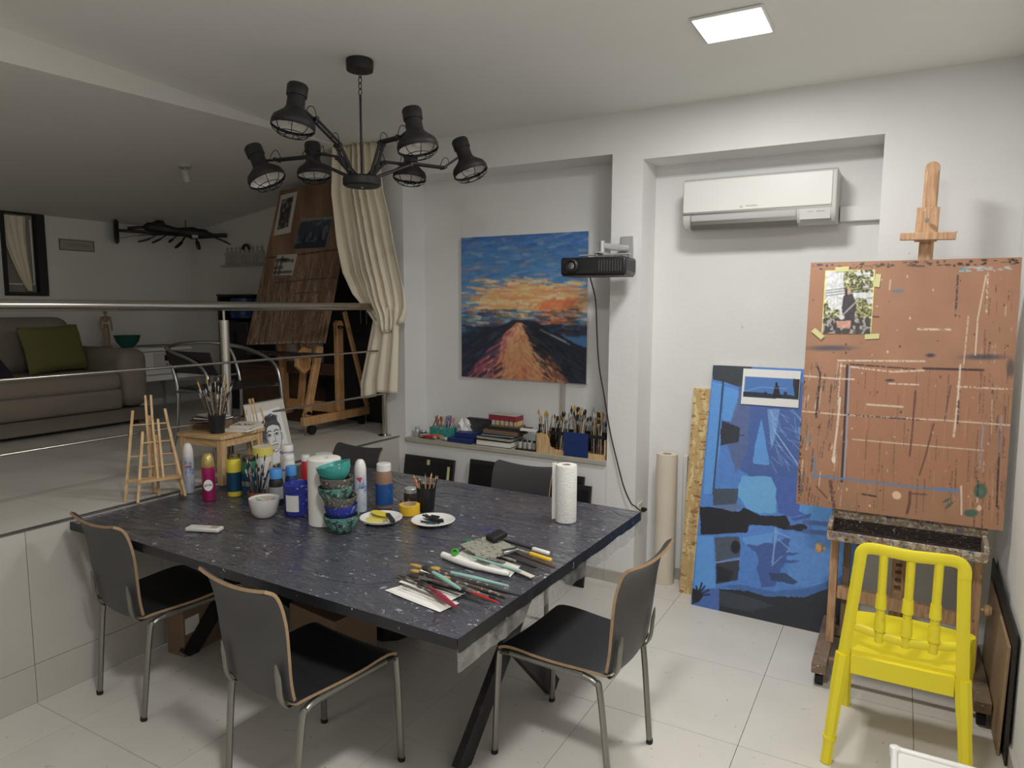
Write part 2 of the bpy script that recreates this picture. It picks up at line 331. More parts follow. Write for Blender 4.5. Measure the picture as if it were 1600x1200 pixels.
# ------------------------------------------------------------------ painted panels (colour per vertex on a fine grid)
class Art:
    """texels of a w x h grid; drawing happens in the coordinates given by the four corners (TL, TR, BR, BL)"""
    def __init__(s, w, h, corners, bg):
        s.w, s.h = w, h
        src = [(0, 0), (1, 0), (1, 1), (0, 1)]; A = []; B = []
        for (x, y), (u, v) in zip(src, corners): A.append([x, y, 1, 0, 0, 0, -u*x, -u*y]); B.append(u); A.append([0, 0, 0, x, y, 1, -v*x, -v*y]); B.append(v)
        H = np.append(np.linalg.solve(np.array(A, float), np.array(B, float)), 1).reshape(3, 3)
        U, V = np.meshgrid(np.linspace(0, 1, w), np.linspace(0, 1, h)); D = H[2, 0]*U+H[2, 1]*V+1
        s.U, s.V = U, V; s.X = (H[0, 0]*U+H[0, 1]*V+H[0, 2])/D; s.Y = (H[1, 0]*U+H[1, 1]*V+H[1, 2])/D
        s.c = np.zeros((h, w, 3))+np.array(bg, float)
    def put(s, msk, col, a=1.): msk = np.clip(msk, 0, 1)*a; s.c = s.c*(1-msk[..., None])+np.array(col, float)*msk[..., None]; return s
    def poly(s, pts, col, a=1., wob=0., seed=0):
        X, Y = s.X, s.Y
        if wob: X = X+(s.noise(.08, .08, seed)-.5)*wob*2; Y = Y+(s.noise(.08, .08, seed+9)-.5)*wob*2
        ins = np.zeros(X.shape, bool); n = len(pts)
        for i in range(n):
            x1, y1 = pts[i]; x2, y2 = pts[(i+1) % n]
            if y1 == y2: continue
            ins ^= ((y1 > Y) != (y2 > Y)) & (X < (x2-x1)*(Y-y1)/(y2-y1)+x1)
        return s.put(ins.astype(float), col, a)
    def line(s, pts, wd, col, a=1., rag=0., seed=0):
        m = np.zeros(s.X.shape)
        nz = s.noise(.5, .5, seed) if rag else 0
        for (x1, y1), (x2, y2) in zip(pts[:-1], pts[1:]):
            dx, dy = x2-x1, y2-y1; L = dx*dx+dy*dy+1e-9; t = np.clip(((s.X-x1)*dx+(s.Y-y1)*dy)/L, 0, 1)
            d = np.hypot(s.X-x1-t*dx, s.Y-y1-t*dy); m = np.maximum(m, np.clip(wd/2-d+.6, 0, 1))
        if rag: m = m*(nz > rag)
        return s.put(m, col, a)
    def ell(s, cx, cy, rx, ry, col, a=1., soft=.15, rot=0.):
        c, q = math.cos(rot), math.sin(rot); dx, dy = s.X-cx, s.Y-cy
        d = np.hypot((dx*c+dy*q)/rx, (-dx*q+dy*c)/ry); return s.put(np.clip((1-d)/soft, 0, 1), col, a)
    def noise(s, fx, fy, seed, oct=2):
        out = np.zeros(s.X.shape); amp = 1.; tot = 0
        rs = np.random.RandomState(seed)
        for o in range(oct):
            g = rs.rand(64, 64); x = (s.X*fx*(2**o)) % 63; y = (s.Y*fy*(2**o)) % 63
            xi = x.astype(int); yi = y.astype(int); tx = x-xi; ty = y-yi; tx = tx*tx*(3-2*tx); ty = ty*ty*(3-2*ty)
            v = (g[yi, xi]*(1-tx)+g[yi, xi+1]*tx)*(1-ty)+(g[yi+1, xi]*(1-tx)+g[yi+1, xi+1]*tx)*ty
            out += v*amp; tot += amp; amp *= .5
        return out/tot
    def blur(s, a=.6):
        p = np.pad(s.c, ((1, 1), (1, 1), (0, 0)), 'edge'); b = (p[:-2, 1:-1]+p[2:, 1:-1]+p[1:-1, :-2]+p[1:-1, 2:])/4; s.c = s.c*(1-a)+b*a; return s
    def build(s, name, W, H, th, m, back, parent=None, k=1.25, bend=0.):
        w, h = s.w, s.h; c = np.clip(s.c, 0, 255)/255.; L = np.where(c <= .04045, c/12.92, ((c+.055)/1.055)**2.4)*k; L = np.clip(L, 0, .92); L = L*.87+L.mean(-1, keepdims=True)*.13
        n = w*h; co = np.zeros((2*n, 3)); co[:n, 0] = (s.U*W).ravel(); co[:n, 2] = ((1-s.V)*H).ravel()
        if bend: co[:n, 1] = (bend*np.sin(s.V*PI)).ravel()
        co[n:] = co[:n]; co[n:, 1] += th
        i, j = np.meshgrid(np.arange(h-1), np.arange(w-1), indexing='ij'); a = (i*w+j).ravel()
        fr = np.stack([a, a+w, a+w+1, a+1], 1)
        bd = list(range(0, w-1))+[r*w+w-1 for r in range(h-1)]+[(h-1)*w+j for j in range(w-1, 0, -1)]+[r*w for r in range(h-1, 0, -1)]
        sd = [(bd[q], bd[(q+1) % len(bd)], n+bd[(q+1) % len(bd)], n+bd[q]) for q in range(len(bd))]
        if bend: bk = np.stack([a+n, a+n+1, a+n+w+1, a+n+w], 1).tolist()
        else: bk = [tuple(n+q for q in bd)]
        fs = fr.tolist()+[tuple(f) for f in sd]+[tuple(f) for f in bk]
        me = bpy.data.meshes.new(name); me.from_pydata(co.tolist(), [], fs)
        me.materials.append(m); me.materials.append(back)
        mi = np.ones(len(fs), int); mi[:len(fr)] = 0; me.polygons.foreach_set('material_index', mi)
        at = me.attributes.new('paint', 'FLOAT_COLOR', 'POINT'); cc = np.ones((2*n, 4)); cc[:n, :3] = L.reshape(-1, 3); cc[n:, :3] = L.reshape(-1, 3)
        at.data.foreach_set('color', cc.ravel()); me.update()
        o = bpy.data.objects.new(name, me); COL.objects.link(o)
        if parent is not None: o.parent = parent
        return o
M['oil'] = attr_mat('oil_paint_surface', .45, .35, 120)
M['print'] = attr_mat('printed_paper', .5, .02, 60)
M['acryl'] = attr_mat('painted_board_surface', .5, .25, 150)

# ================================================================== STRUCTURE
YB = 4.19; YF = 3.94; CZ = 2.83; XR = .445; XP = -3.16; ZP = .765; XW = -6.25; YW = 4.59; Y0 = -1.8
fl = struct('floor', MB().box(XP, XR, Y0, YB, -.08, -.012), M['grout'])
xs = [XP]+[-1.67+.6*i for i in range(-2, 4) if XP < -1.67+.6*i < XR]+[XR]
ys = [Y0]+[2.65+.6*i for i in range(-8, 4) if Y0 < 2.65+.6*i < YB]+[YB]
cache = {}
def tiles(xs, ys, z1, th, parent, m, gap=.0022):
    for i in range(len(xs)-1):
        for j in range(len(ys)-1):
            w, d = xs[i+1]-xs[i]-gap, ys[j+1]-ys[j]-gap
            if w < .01 or d < .01: continue
            key = (round(w, 3), round(d, 3), m.name)
            loc = ((xs[i]+xs[i+1])/2, (ys[j]+ys[j+1])/2, z1)
            if key in cache: o = bpy.data.objects.new('tile', cache[key]); COL.objects.link(o); o.parent = parent
            else: o = MB().box(-w/2, w/2, -d/2, d/2, -th, 0).build('tile', m, parent); cache[key] = o.data
            o.location = loc
tiles(xs, ys, 0, .012, fl, M['tile'])
# platform with tiled top and face
pf = struct('floor_platform', MB().box(XW, XP-.012, Y0, YW, 0, ZP-.012), M['grout'])
tiles([XP-.02-.6*i for i in range(5, -1, -1)], [Y0]+[2.3+.6*i for i in range(-6, 4) if Y0 < 2.3+.6*i < YW]+[YW], ZP, .012, pf, M['tile'])
mbf = MB().box(XP-.012, XP+.004, Y0, YF, ZP-.006, ZP+.003)
mbf.build('edge_trim', M['dsteel'], pf)
for j, (a, b) in enumerate([(Y0, -.75), (-.75, -.15), (-.15, .85), (.85, 1.455), (1.455, 2.055), (2.055, 2.655), (2.655, 3.255), (3.255, YF)]):
    for (z0, z1) in ((0.0, .17), (.17, ZP-.006)):
        MB().box(XP-.012, XP, a+.0012, b-.0012, z0+.0012, z1-.0012).build('face_tile', M['facetile'], pf)
# back wall with niche, pier and air-conditioner recess
wb = MB()
wb.box(-3.1, XR, YB, YB+.1, -.08, CZ+.1)
wb.box(-1.545, -1.357, YF, YB, 0, CZ)
wb.box(-3.1, -1.545, YF, YB, 2.60, CZ).box(-1.357, -.131, YF, YB, 2.553, CZ).box(-.131, XR, YF, YB, 0, CZ)
wb.box(-3.1, -1.545, YF+.004, YB, 0, .735)
wb.box(-3.31, -3.1, YF, YW, 0, CZ)
struct('wall_back', wb, M['wall'])
struct('trim_1', MB().box(-3.099, -1.546, YF-.012, YB-.001, .7351, ZP), M['ledge'], bevel=.003)
tag(bpy.data.objects['trim_1'], 'pale stone ledge under the volcano painting')
struct('wall_right', MB().box(XR, XR+.1, Y0, YB+.1, -.08, CZ+.1), M['wall'])
struct('wall_front', MB().box(XW, XR+.1, Y0-.1, Y0, -.08, CZ+.1), M['wall'])
struct('wall_left', MB().box(XW-.1, XW, Y0, 2.86, 0, CZ).box(XW-.1, XW, 3.185, YW+.1, 0, CZ).box(XW-.1, XW, 2.86, 3.185, 0, 1.78).box(XW-.1, XW, 2.86, 3.185, 2.465, CZ), M['slope'])
struct('wall_attic', MB().box(XW-.1, -3.19, YW, YW+.1, 0, CZ+.1), M['slope'])
def lx(y): return -3.279-.1205*(y-1.557)        # crease where the flat ceiling ends
def lz(y): return max(2.40, min(CZ-.002, 2.695+.0625*(y-1.55)))
def zs(x, y): return 2.445+(lz(y)-2.445)*(x-XW)/(lx(y)-XW)
cb = MB(); N = 24; top = []
for i in range(N+1):
    y = Y0+(YW-Y0)*i/N; top.append(y)
vs = []; fs = []
for y in top: vs += [(XR+.1, y, CZ), (lx(y), y, CZ), (lx(y), y, lz(y)), (XW, y, 2.445), (XW, y, CZ+.1), (XR+.1, y, CZ+.1)]
for i in range(N):
    for j in range(6): a, b = i*6+j, i*6+(j+1) % 6; fs.append((a, b, b+6, a+6))
fs += [(5, 4, 3, 2, 1, 0), tuple(N*6+j for j in range(6))]
ms = [0]*len(fs)
for i in range(N): ms[i*6+2] = 1; ms[i*6+1] = 1
cb.add(vs, fs, ms); struct('ceiling', cb, [M['ceil'], M['slope']], smooth=2)
# baseboards
bb = MB().box(-1.545, -1.357, YF-.011, YF, 0, .075).box(-1.357, -1.346, YF, YB, 0, .075).box(-1.346, -.14, YB-.011, YB, 0, .075).box(-.131, XR-.012, YF-.011, YF, 0, .075).box(-3.16, -1.545, YF-.007, YF+.003, 0, .075)
struct('baseboard_back', bb, M['base'], bevel=.0015)
struct('baseboard_right', MB().box(XR-.011, XR, Y0, YF-.012, 0, .075), M['base'])
# small attic window with its curtain
wn = tag(bpy.data.objects.new('window_1', None), kind='structure'); COL.objects.link(wn); wn.location = (XW, 3.02, 1.78)
fr = MB().box(-.07, .015, -.16, .165, .0, .03).box(-.07, .015, -.16, .165, .655, .685).box(-.07, .02, .10, .165, .03, .655).box(-.07, .015, -.16, -.13, .03, .655)
fr.build('window_frame', M['dkcloth'], wn)
MB().box(-.055, -.045, -.13, .10, .03, .655).build('pane', M['tint'], wn)
MB().box(-.04, -.03, .075, .085, .10, .62).box(-.04, -.03, -.13, .085, .09, .10).build('inner_bead', M['white'], wn)
cv = MB(); rows = []
for i in range(15):
    t = i/14; z = .64-.6*t; yc = -.06+.10*t**1.6; hw_ = .085*(1-t)**.7+.018
    rows.append([(-.018+.008*math.sin(j*1.7), yc-hw_+2*hw_*j/14, z) for j in range(15)])
cv.add([p for r in rows for p in r], [(i*15+j, i*15+j+1, (i+1)*15+j+1, (i+1)*15+j) for i in range(14) for j in range(14)])
cv.build('window_curtain', M['curt'], wn)

# ================================================================== CEILING LIGHTS
for i, ((x, y), wt, colr) in enumerate(PANELS):
    t = thing('ceiling_light', ['square white LED panel glowing in the ceiling above the air conditioner', 'square white LED panel in the ceiling behind the viewer at the left', 'unseen fill light panel added in the ceiling right above the viewer'][i], 'ceiling light', (x, y, CZ))
    MB().box(-.138, .138, -.138, .138, -.012, -.0005).build('frame', M['white'], t, bevel=.006)
    MB().box(-.128, .128, -.128, .128, -.0145, -.0122).build('diffuser', mat('lit_diffuser', (1, 1, 1, 1), .5, emis=((1, 1, .99, 1), 4.)), t, bevel=.001)
    ld = bpy.data.lights.new('panel_glow', 'AREA'); ld.shape = 'SQUARE'; ld.size = .26; ld.energy = wt; ld.color = colr
    lo = bpy.data.objects.new('panel_glow', ld); COL.objects.link(lo); lo.parent = t; lo.location = (0, 0, -.016)

# chandelier with six caged lamps
ch = thing('chandelier', 'black industrial chandelier with six caged lamps on jointed arms', 'chandelier', (-2.245, 2.55, 2.29))
O = Vector((-2.245, 2.55, 2.29))
MB().lathe([(0, .49), (.06, .49), (.062, .5), (.062, .535), (.058, .5395), (0, .5395)], 28).build('ceiling_rose', M['blackm'], ch)
lk = MB()
for i in range(4):
    zc = .475-i*.026; lk.tube([((math.cos(a)*.009 if i % 2 else 0), (0 if i % 2 else math.cos(a)*.009), zc+.016*math.sin(a)) for a in [2*PI*q/12 for q in range(12)]], .0022, 6, closed=True)
lk.build('chain', M['blackm'], ch)
MB().tube([(0, 0, .385), (0, 0, .02)], .0055, 10).build('rod', M['blackm'], ch)
MB().lathe([(0, -.03), (.078, -.03), (.088, -.022), (.088, .008), (.08, .016), (0, .016)], 32).build('hub', M['blackm'], ch)
MB().lathe([(0, -.038), (.005, -.036), (.005, -.0305), (0, -.0305)], 12).build('hub_screw', M['silver'], ch)
LAMPS = [((-2.302, 2.189, 2.462), (-2.293, 2.216, 2.640), (-2.264, 2.416, 2.424), (-2.26, 2.271, 2.504)),
         ((-2.771, 2.455, 2.324), (-2.843, 2.434, 2.484), (-2.518, 2.489, 2.404), (-2.712, 2.47, 2.413)),
         ((-2.902, 2.904, 2.431), (-2.92, 2.914, 2.60), (-2.518, 2.698, 2.442), (-2.797, 2.869, 2.524)),
         ((-1.923, 2.556, 2.404), (-1.957, 2.557, 2.575), (-2.131, 2.558, 2.444), (-2.008, 2.538, 2.455)),
         ((-2.439, 3.163, 2.419), (-2.438, 3.182, 2.575), (-2.334, 2.799, 2.42), (-2.42, 3.072, 2.474)),
         ((-2.014, 3.127, 2.406), (-2.076, 3.113, 2.575), (-2.15, 2.789, 2.392), (-2.104, 3.012, 2.414))]
for mth, tp, el, jt in LAMPS:
    mth, tp, el, jt = [Vector(p)-O for p in (mth, tp, el, jt)]
    ax = (tp-mth).normalized()
    sh = MB().lathe([(.086, -.008), (.092, .0), (.092, .012), (.085, .03), (.062, .05), (.045, .066), (.038, .082), (.037, .125), (.043, .126), (.044, .168), (.038, .177), (0, .178)], 30, mth, ax, caps=False).build('lamp_shade', M['blackm'], ch)
    MB().lathe([(.088, .001), (.08, .024), (.058, .044), (.034, .060), (0, .064)], 28, mth, ax, caps=False).build('reflector', M['lampin'], sh)
    MB().lathe([(0, .0), (.018, .004), (.027, .022), (.022, .042), (.012, .06), (0, .061)], 16, mth, ax).build('bulb', M['lampin'], sh)
    q = Vector((0, 0, 1)).rotation_difference(ax).to_matrix(); cg = MB()
    ring = lambda rad, z: [mth+q @ Vector((rad*math.cos(a), rad*math.sin(a), z)) for a in [2*PI*k/24 for k in range(24)]]
    cg.tube(ring(.090, -.008), .0028, 6, closed=True).tube(ring(.062, -.036), .002, 6, closed=True).tube(ring(.03, -.044), .002, 6, closed=True)
    for k in range(8):
        a = 2*PI*k/8; cg.tube([mth+q @ Vector((rd*math.cos(a), rd*math.sin(a), z)) for rd, z in ((.09, -.006), (.08, -.026), (.062, -.036), (.03, -.044))], .002, 5)
    cg.build('wire_cage', M['blackm'], sh)
    h0 = Vector((el.x, el.y, 0)).normalized()*.06+Vector((0, 0, .016)); sd = Vector((0, 0, 1)).cross(Vector((el.x, el.y, 0)).normalized())*.014
    nk = mth+ax*.10; am = MB()
    for sg in (-1, 1):
        am.tube([h0+sd*sg, el+sd*sg], .0078, 8); am.tube([el+sd*sg+Vector((0, 0, .008)), jt+sd*sg], .0065, 8)
    am.tube([jt, nk], .006, 8)
    for c in (h0, el, jt): am.tube([c-sd*1.7, c+sd*1.7], .009, 8)
    am.tube([h0, h0+Vector((0, 0, .02))], .009, 8)
    am.build('jointed_arm', M['blackm'], ch)
    cb_ = MB()
    for c in (el, jt): cb_.tube(smoothp([c-(c-h0).normalized()*.03, c+Vector((0, 0, .045)), c+Vector((0, 0, .03))+(nk-c).normalized()*.03, c+(nk-c).normalized()*.04], 5), .002, 5)
    cb_.build('cable_loop', M['blackp'], ch)

# white spotlight under the attic slope
sp = thing('spotlight', 'small white cylinder spotlight on a round base under the sloped ceiling', 'spotlight', (-4.42, 3.2, zs(-4.42, 3.2)))
nrm = Vector((-.14, 0, 1)).normalized()
MB().lathe([(0, -.02), (.038, -.018), (.045, -.004), (.045, .0)], 24, (0, 0, -.001), nrm).build('base', M['bwhite'], sp)
MB().tube([(0, 0, -.015), (.0, 0, -.045)], .006, 8).build('stem', M['bwhite'], sp)
MB().lathe([(0, 0), (.026, .0), (.028, -.08), (.022, -.082), (.02, -.07), (0, -.07)], 20, (-.004, 0, -.04), (-.10, -.12, 1)).build('spot_body', M['bwhite'], sp)

# ================================================================== AIR CONDITIONER
ac = thing('air_conditioner', 'white wall-mounted air conditioner in the wall recess', 'air conditioner', (-.732, YB, 2.145))
W_ = .398
prof = [(0, 0.01), (-.12, 0.0), (-.185, .008), (-.206, .03), (-.212, .06), (-.212, .10), (-.212, .268), (-.19, .278), (0, .278)]
Tm = Matrix(((0, 0, 1, 0), (1, 0, 0, 0), (0, 1, 0, 0), (0, 0, 0, 1)))
MB().prism([(y, z) for y, z in prof], -W_, W_, Tm).build('body', M['acg'], ac, bevel=.006)
MB().prism([(-.208, .088), (-.2185, .092), (-.2185, .262), (-.203, .272), (-.195, .272), (-.205, .262)], -W_+.004, W_-.022, Tm).build('front_panel', M['acw'], ac, bevel=.004)
MB().prism([(-.14, -.004), (-.19, .003), (-.2105, .026), (-.2150, .058), (-.2150, .076), (-.209, .076), (-.205, .03), (-.185, .010), (-.14, .002)], -W_+.05, .205, Tm).build('louvre', M['louv'], ac, bevel=.001)
MB().prism([(-.14, -.006), (-.19, -.001), (-.2118, .022), (-.2138, .058), (-.2138, .0785), (-.205, .0785), (-.185, .008), (-.14, .001)], -W_+.046, .209, Tm).build('louvre_gap', M['dsteel'], ac)
MB().box(-W_+.05, .205, -.19, -.11, -.0015, .003).build('outlet_gap', M['black'], ac)
MB().prism([(-.2, .078), (-.2132, .0785), (-.2132, .087), (-.2, .087)], -W_+.002, W_-.02, Tm).build('panel_shadow_gap', M['dsteel'], ac)
dp = MB().box(.225, .372, -.2135, -.205, .022, .078).build('display_panel', M['acg'], ac); 
MB().box(.262, .290, -.2141, -.2134, .060, .0625).box(.305, .345, -.2141, -.2134, .058, .0635).build('indicator_mark', M['dsteel'], ac)
text('MITSUBISHI', .012, M['dsteel'], ac, (-.02, -.2190, .110), (R(90), 0, 0))
lg = MB()
for (dx, dz) in ((-.004, 0), (.004, 0), (0, .0065)): lg.prism([(dx, dz), (dx+.0035, dz+.003), (dx, dz+.006), (dx-.0035, dz+.003)], 0, .0006, T4((-.075, -.2187, .103), 0, R(90)))
lg.build('maker_mark', M['dsteel'], ac)
struct('trim_2', MB().box(-.330, -.132, YB-.04, YB-.0005, 2.165, 2.245), M['white'], bevel=.004)
tag(bpy.data.objects['trim_2'], 'white pipe duct running from the air conditioner')
struct('trim_3', MB().box(-1.975, -1.945, YB-.02, YB-.0005, .766, 1.24), M['base'], bevel=.003)
tag(bpy.data.objects['trim_3'], 'thin grey conduit above the ledge')

# ================================================================== PAINTINGS AND BOARDS
rs = np.random.RandomState(4)
# volcano painting
C = [(722, 372), (919, 362), (918, 600), (722, 588)]
A = Art(230, 232, C, (60, 120, 175))
for i in range(1500):      # sky strokes
    x = rs.uniform(715, 925); y = rs.uniform(360, 500); v = (y-362)/130
    base = np.array([38, 92, 165])*(1-v)+np.array([96, 152, 190])*v + rs.uniform(-22, 22)
    if rs.rand() < .13: base = np.array([165, 165, 175])
    if rs.rand() < .07: base = np.array([170, 120, 110])
    L_ = rs.uniform(6, 22); sl = rs.uniform(-.35, .1); A.line([(x, y), (x+L_, y+L_*sl)], rs.uniform(1., 4.5), base, .38)
for i in range(950):      # orange cloud band
    x = rs.normal(825, 52); y = rs.normal(466, 13); 
    if x < 735 and rs.rand() < .7: continue
    pal = [(242, 170, 96), (248, 196, 130), (232, 132, 76), (214, 158, 92), (235, 210, 165), (190, 130, 100)]
    L_ = rs.uniform(8, 24); A.line([(x, y), (x+L_, y+rs.uniform(-2, 3))], rs.uniform(1.5, 4), pal[rs.randint(6)], .6)
for i in range(200):
    x = rs.normal(872, 16); y = rs.uniform(470, 506); A.line([(x, y), (x+rs.uniform(4, 12), y+rs.uniform(-6, 0))], rs.uniform(2, 4), [(238, 118, 66), (246, 150, 86), (220, 96, 60)][rs.randint(3)], .6)
for i in range(500):      # horizon
    x = rs.uniform(718, 925); y = rs.uniform(484, 524)
    pal = [(60, 96, 130), (120, 160, 175), (36, 52, 92), (150, 110, 60), (70, 110, 110), (190, 200, 205), (96, 50, 60)]
    if y > 508: pal = [(28, 40, 66), (50, 66, 84), (80, 50, 52), (36, 66, 80), (26, 30, 44)]
    if 790 < x < 870 and y < 500 and rs.rand() < .6: continue
    L_ = rs.uniform(6, 22); A.line([(x, y), (x+L_, y+rs.uniform(-2, 2))], rs.uniform(1.2, 3.5), pal[rs.randint(len(pal))], .6)
A.poly([(715, 525), (770, 512), (812, 498), (840, 505), (890, 530), (925, 545), (925, 610), (715, 600)], (34, 40, 56), .95, 3, 5)
A.poly([(716, 600), (740, 575), (775, 535), (808, 503), (816, 502), (845, 535), (878, 575), (892, 610)], (210, 130, 82), 1, 2, 7)
A.poly([(716, 600), (742, 570), (778, 533), (800, 512), (790, 545), (775, 570), (765, 600)], (150, 70, 96), .85, 3, 11)
for i in range(900):
    t = rs.rand()**.75; w_ = rs.uniform(-1, 1); x = 812+(-92 if w_ < 0 else 68)*abs(w_)*t; y = 505+95*t
    hot = math.exp(-((x-815)/26)**2-((y-545)/34)**2)
    pal = [(238, 176, 120), (244, 190, 130), (228, 150, 96)] if rs.rand() < .25+.7*hot else ([(206, 134, 100), (186, 112, 92), (214, 150, 110), (150, 90, 90)] if w_ > -.35 else [(160, 84, 104), (186, 104, 112), (110, 66, 92), (204, 130, 118), (80, 56, 80)])
    A.line([(x, y), (x+rs.uniform(1, 8)*(-1 if w_ < .1 else 1), y+rs.uniform(2, 9))], rs.uniform(.9, 2.4), pal[rs.randint(len(pal))], .5)
for i in range(120):
    t = rs.rand(); x = 826+64*t*rs.uniform(.6, 1.05); y = 512+90*t; A.line([(x, y), (x+rs.uniform(4, 12), y+rs.uniform(6, 14))], rs.uniform(.6, 1.4), [(60, 44, 50), (150, 96, 70), (210, 150, 110), (36, 36, 48)][rs.randint(4)], .7)
for i in range(260):
    t = rs.rand(); x = 818+rs.uniform(30, 100)*t; y = 508+rs.uniform(.55, 1)*90*t
    A.line([(x, y), (x+rs.uniform(6, 14), y+rs.uniform(5, 12))], rs.uniform(.8, 2.4), [(30, 36, 50), (50, 62, 76), (22, 26, 38), (70, 60, 66)][rs.randint(4)], .7)
for i in range(90):
    x = rs.uniform(718, 775); y = rs.uniform(525, 600); A.line([(x, y), (x+12, y-8)], rs.uniform(1, 3), [(30, 34, 48), (60, 70, 90), (44, 36, 56)][rs.randint(3)], .7)
A.line([(845, 514), (892, 538)], .9, (210, 200, 190)); A.line([(862, 522), (886, 533)], 1, (180, 190, 190))
A.blur().blur()
po = A.build('volcano_painting', .975, .985, .022, M['oil'], M['paper'], k=1.4)
tag(po, 'unframed canvas of an orange volcano under a blue sunset sky on the niche wall', 'painting'); po.location = (-2.762, YB-.024, 1.205)

# tall blue painting leaning in the recess
def leaning(name, A, W, H, th, x, y0, y1, z0, m, back, k=1.25, rz=0.):
    rx = -math.asin(min(.99, (y1-y0)/H)); o = A.build(name, W, H, th, m, back, k=k)
    o.location = (x, y0, z0); o.rotation_euler = (rx, 0, rz); return o
C = [(1112, 574), (1331, 584), (1310, 1000), (1080, 944)]
A = Art(230, 400, C, (62, 116, 190))
b1, b2, b3, dk, dk2, nv = (70, 136, 208), (84, 152, 220), (58, 92, 160), (44, 48, 58), (34, 36, 44), (52, 78, 140)
A.poly([(1150, 600), (1270, 600), (1270, 790), (1180, 760), (1140, 720), (1130, 660)], nv, .75, 3, 1)
A.poly([(1110, 574), (1166, 576), (1163, 598), (1148, 607), (1130, 600), (1112, 596)], (52, 58, 66))
A.poly([(1111, 600), (1126, 602), (1122, 700), (1112, 770), (1098, 770), (1108, 640)], b1); A.line([(1126, 600), (1118, 700), (1112, 770)], 2, (40, 50, 80))
A.poly([(1128, 606), (1148, 612), (1146, 640), (1138, 660), (1125, 656)], b1)
A.poly([(1150, 610), (1166, 600), (1160, 700), (1145, 740), (1130, 690), (1138, 660)], (80, 96, 140), .8, 2, 3)
A.poly([(1124, 658), (1150, 668), (1148, 690), (1122, 696)], (46, 50, 62), 1, 1, 4)
A.line([(1146, 680), (1156, 680)], 1, (40, 44, 56))
A.poly([(1180, 655), (1188, 700), (1192, 725), (1168, 724), (1170, 698)], b1, 1, 1, 5)
A.poly([(1188, 640), (1206, 640), (1198, 690), (1194, 700)], (110, 160, 214), .6)
for i in range(40):
    x = 1190+rs.uniform(0, 50); y = 640+rs.uniform(0, 80); A.line([(x, y), (x+rs.uniform(2, 20), y+rs.uniform(5, 30))], .7, (150, 190, 226), .5)
A.line([(1198, 672), (1237, 732)], 1.2, (160, 200, 230), .8)
A.poly([(1230, 668), (1262, 670), (1262, 720), (1236, 712), (1240, 690)], b2, .7, 2, 6)
A.poly([(1153, 742), (1195, 742), (1200, 760), (1202, 800), (1184, 803), (1160, 792), (1145, 770)], b2, 1, 2, 8)
A.poly([(1200, 745), (1245, 745), (1242, 790), (1250, 800), (1225, 806), (1204, 800)], (56, 88, 164), 1, 3, 9)
A.poly([(1236, 784), (1300, 780), (1300, 830), (1255, 828), (1250, 806), (1234, 796)], b1, 1, 1, 10)
A.poly([(1222, 808), (1252, 800), (1250, 806), (1228, 812)], (52, 84, 150))
A.poly([(1112, 762), (1148, 762), (1146, 785), (1112, 788)], (62, 74, 92), 1, 1, 12)
A.poly([(1145, 795), (1205, 803), (1220, 812), (1222, 830), (1180, 850), (1150, 845)], (64, 120, 196), .8, 3, 13)
A.poly([(1093, 790), (1110, 790), (1148, 798), (1156, 791), (1180, 803), (1205, 804), (1216, 803), (1222, 816), (1216, 826), (1196, 820), (1164, 818), (1162, 830), (1094, 834)], dk2, 1, 1, 14)
A.poly([(1112, 788), (1146, 786), (1154, 790), (1140, 798)], (86, 108, 150))
A.ell(1236, 822, 11, 6.5, (38, 40, 54)); A.poly([(1218, 818), (1230, 819), (1230, 825), (1218, 826)], (38, 40, 54))
for y in (812, 826): 
    A.poly([(1240, y-2), (1292, y+2), (1290, y+9), (1240, y+5)], (60, 84, 140), .9)
    for q in range(22): A.line([(1243+q*2.2, y-1+q*.2), (1243+q*2.2, y+6+q*.2)], .6, (90, 120, 180), .7)
A.poly([(1090, 836), (1112, 836), (1116, 920), (1085, 922)], b1)
A.poly([(1114, 838), (1148, 836), (1152, 850), (1150, 868), (1116, 876)], (70, 80, 96), 1, 1, 15); A.poly([(1116, 878), (1150, 872), (1148, 905), (1116, 912)], (52, 56, 68), 1, 1, 16)
A.ell(1144, 853, 7, 11, dk2); A.poly([(1118, 882), (1142, 892), (1136, 908), (1118, 908)], dk2, .8)
A.line([(1115, 878), (1150, 872)], 1.2, (130, 150, 175))
A.poly([(1152, 838), (1200, 830), (1196, 846), (1160, 850)], b2, .6, 2, 17)
A.poly([(1160, 850), (1204, 846), (1222, 838), (1222, 852), (1216, 872), (1208, 895), (1200, 915), (1182, 918), (1176, 880), (1172, 862)], (54, 84, 150), 1, 3, 18)
for a_, b_ in (((1201, 820), (1198, 880)), ((1204, 825), (1196, 878)), ((1205, 840), (1220, 855)), ((1196, 882), (1222, 856)), ((1222, 838), (1200, 828))): A.line([a_, b_], .9, (140, 180, 225), .8)
A.poly([(1222, 830), (1300, 838), (1296, 905), (1260, 918), (1222, 912), (1218, 880)], (72, 130, 200), .8, 3, 19)
for y in (862, 874): A.poly([(1208, y-2), (1238, y), (1226, y+4), (1208, y+4)], (50, 80, 146), .9)
A.poly([(1192, 893), (1215, 893), (1234, 908), (1228, 912), (1196, 905)], (46, 66, 104), .95, 1, 21)
A.poly([(1122, 915), (1150, 912), (1200, 922), (1250, 918), (1300, 896), (1300, 912), (1250, 930), (1200, 932), (1160, 926)], (52, 92, 150), .8, 2, 22)
A.poly([(1120, 920), (1150, 920), (1190, 930), (1240, 932), (1300, 908), (1330, 900), (1315, 1005), (1120, 955)], (40, 44, 52), 1, 2, 23)
A.poly([(1121, 922), (1160, 930), (1200, 945), (1170, 955), (1122, 945)], (62, 72, 84), .6, 3, 24)
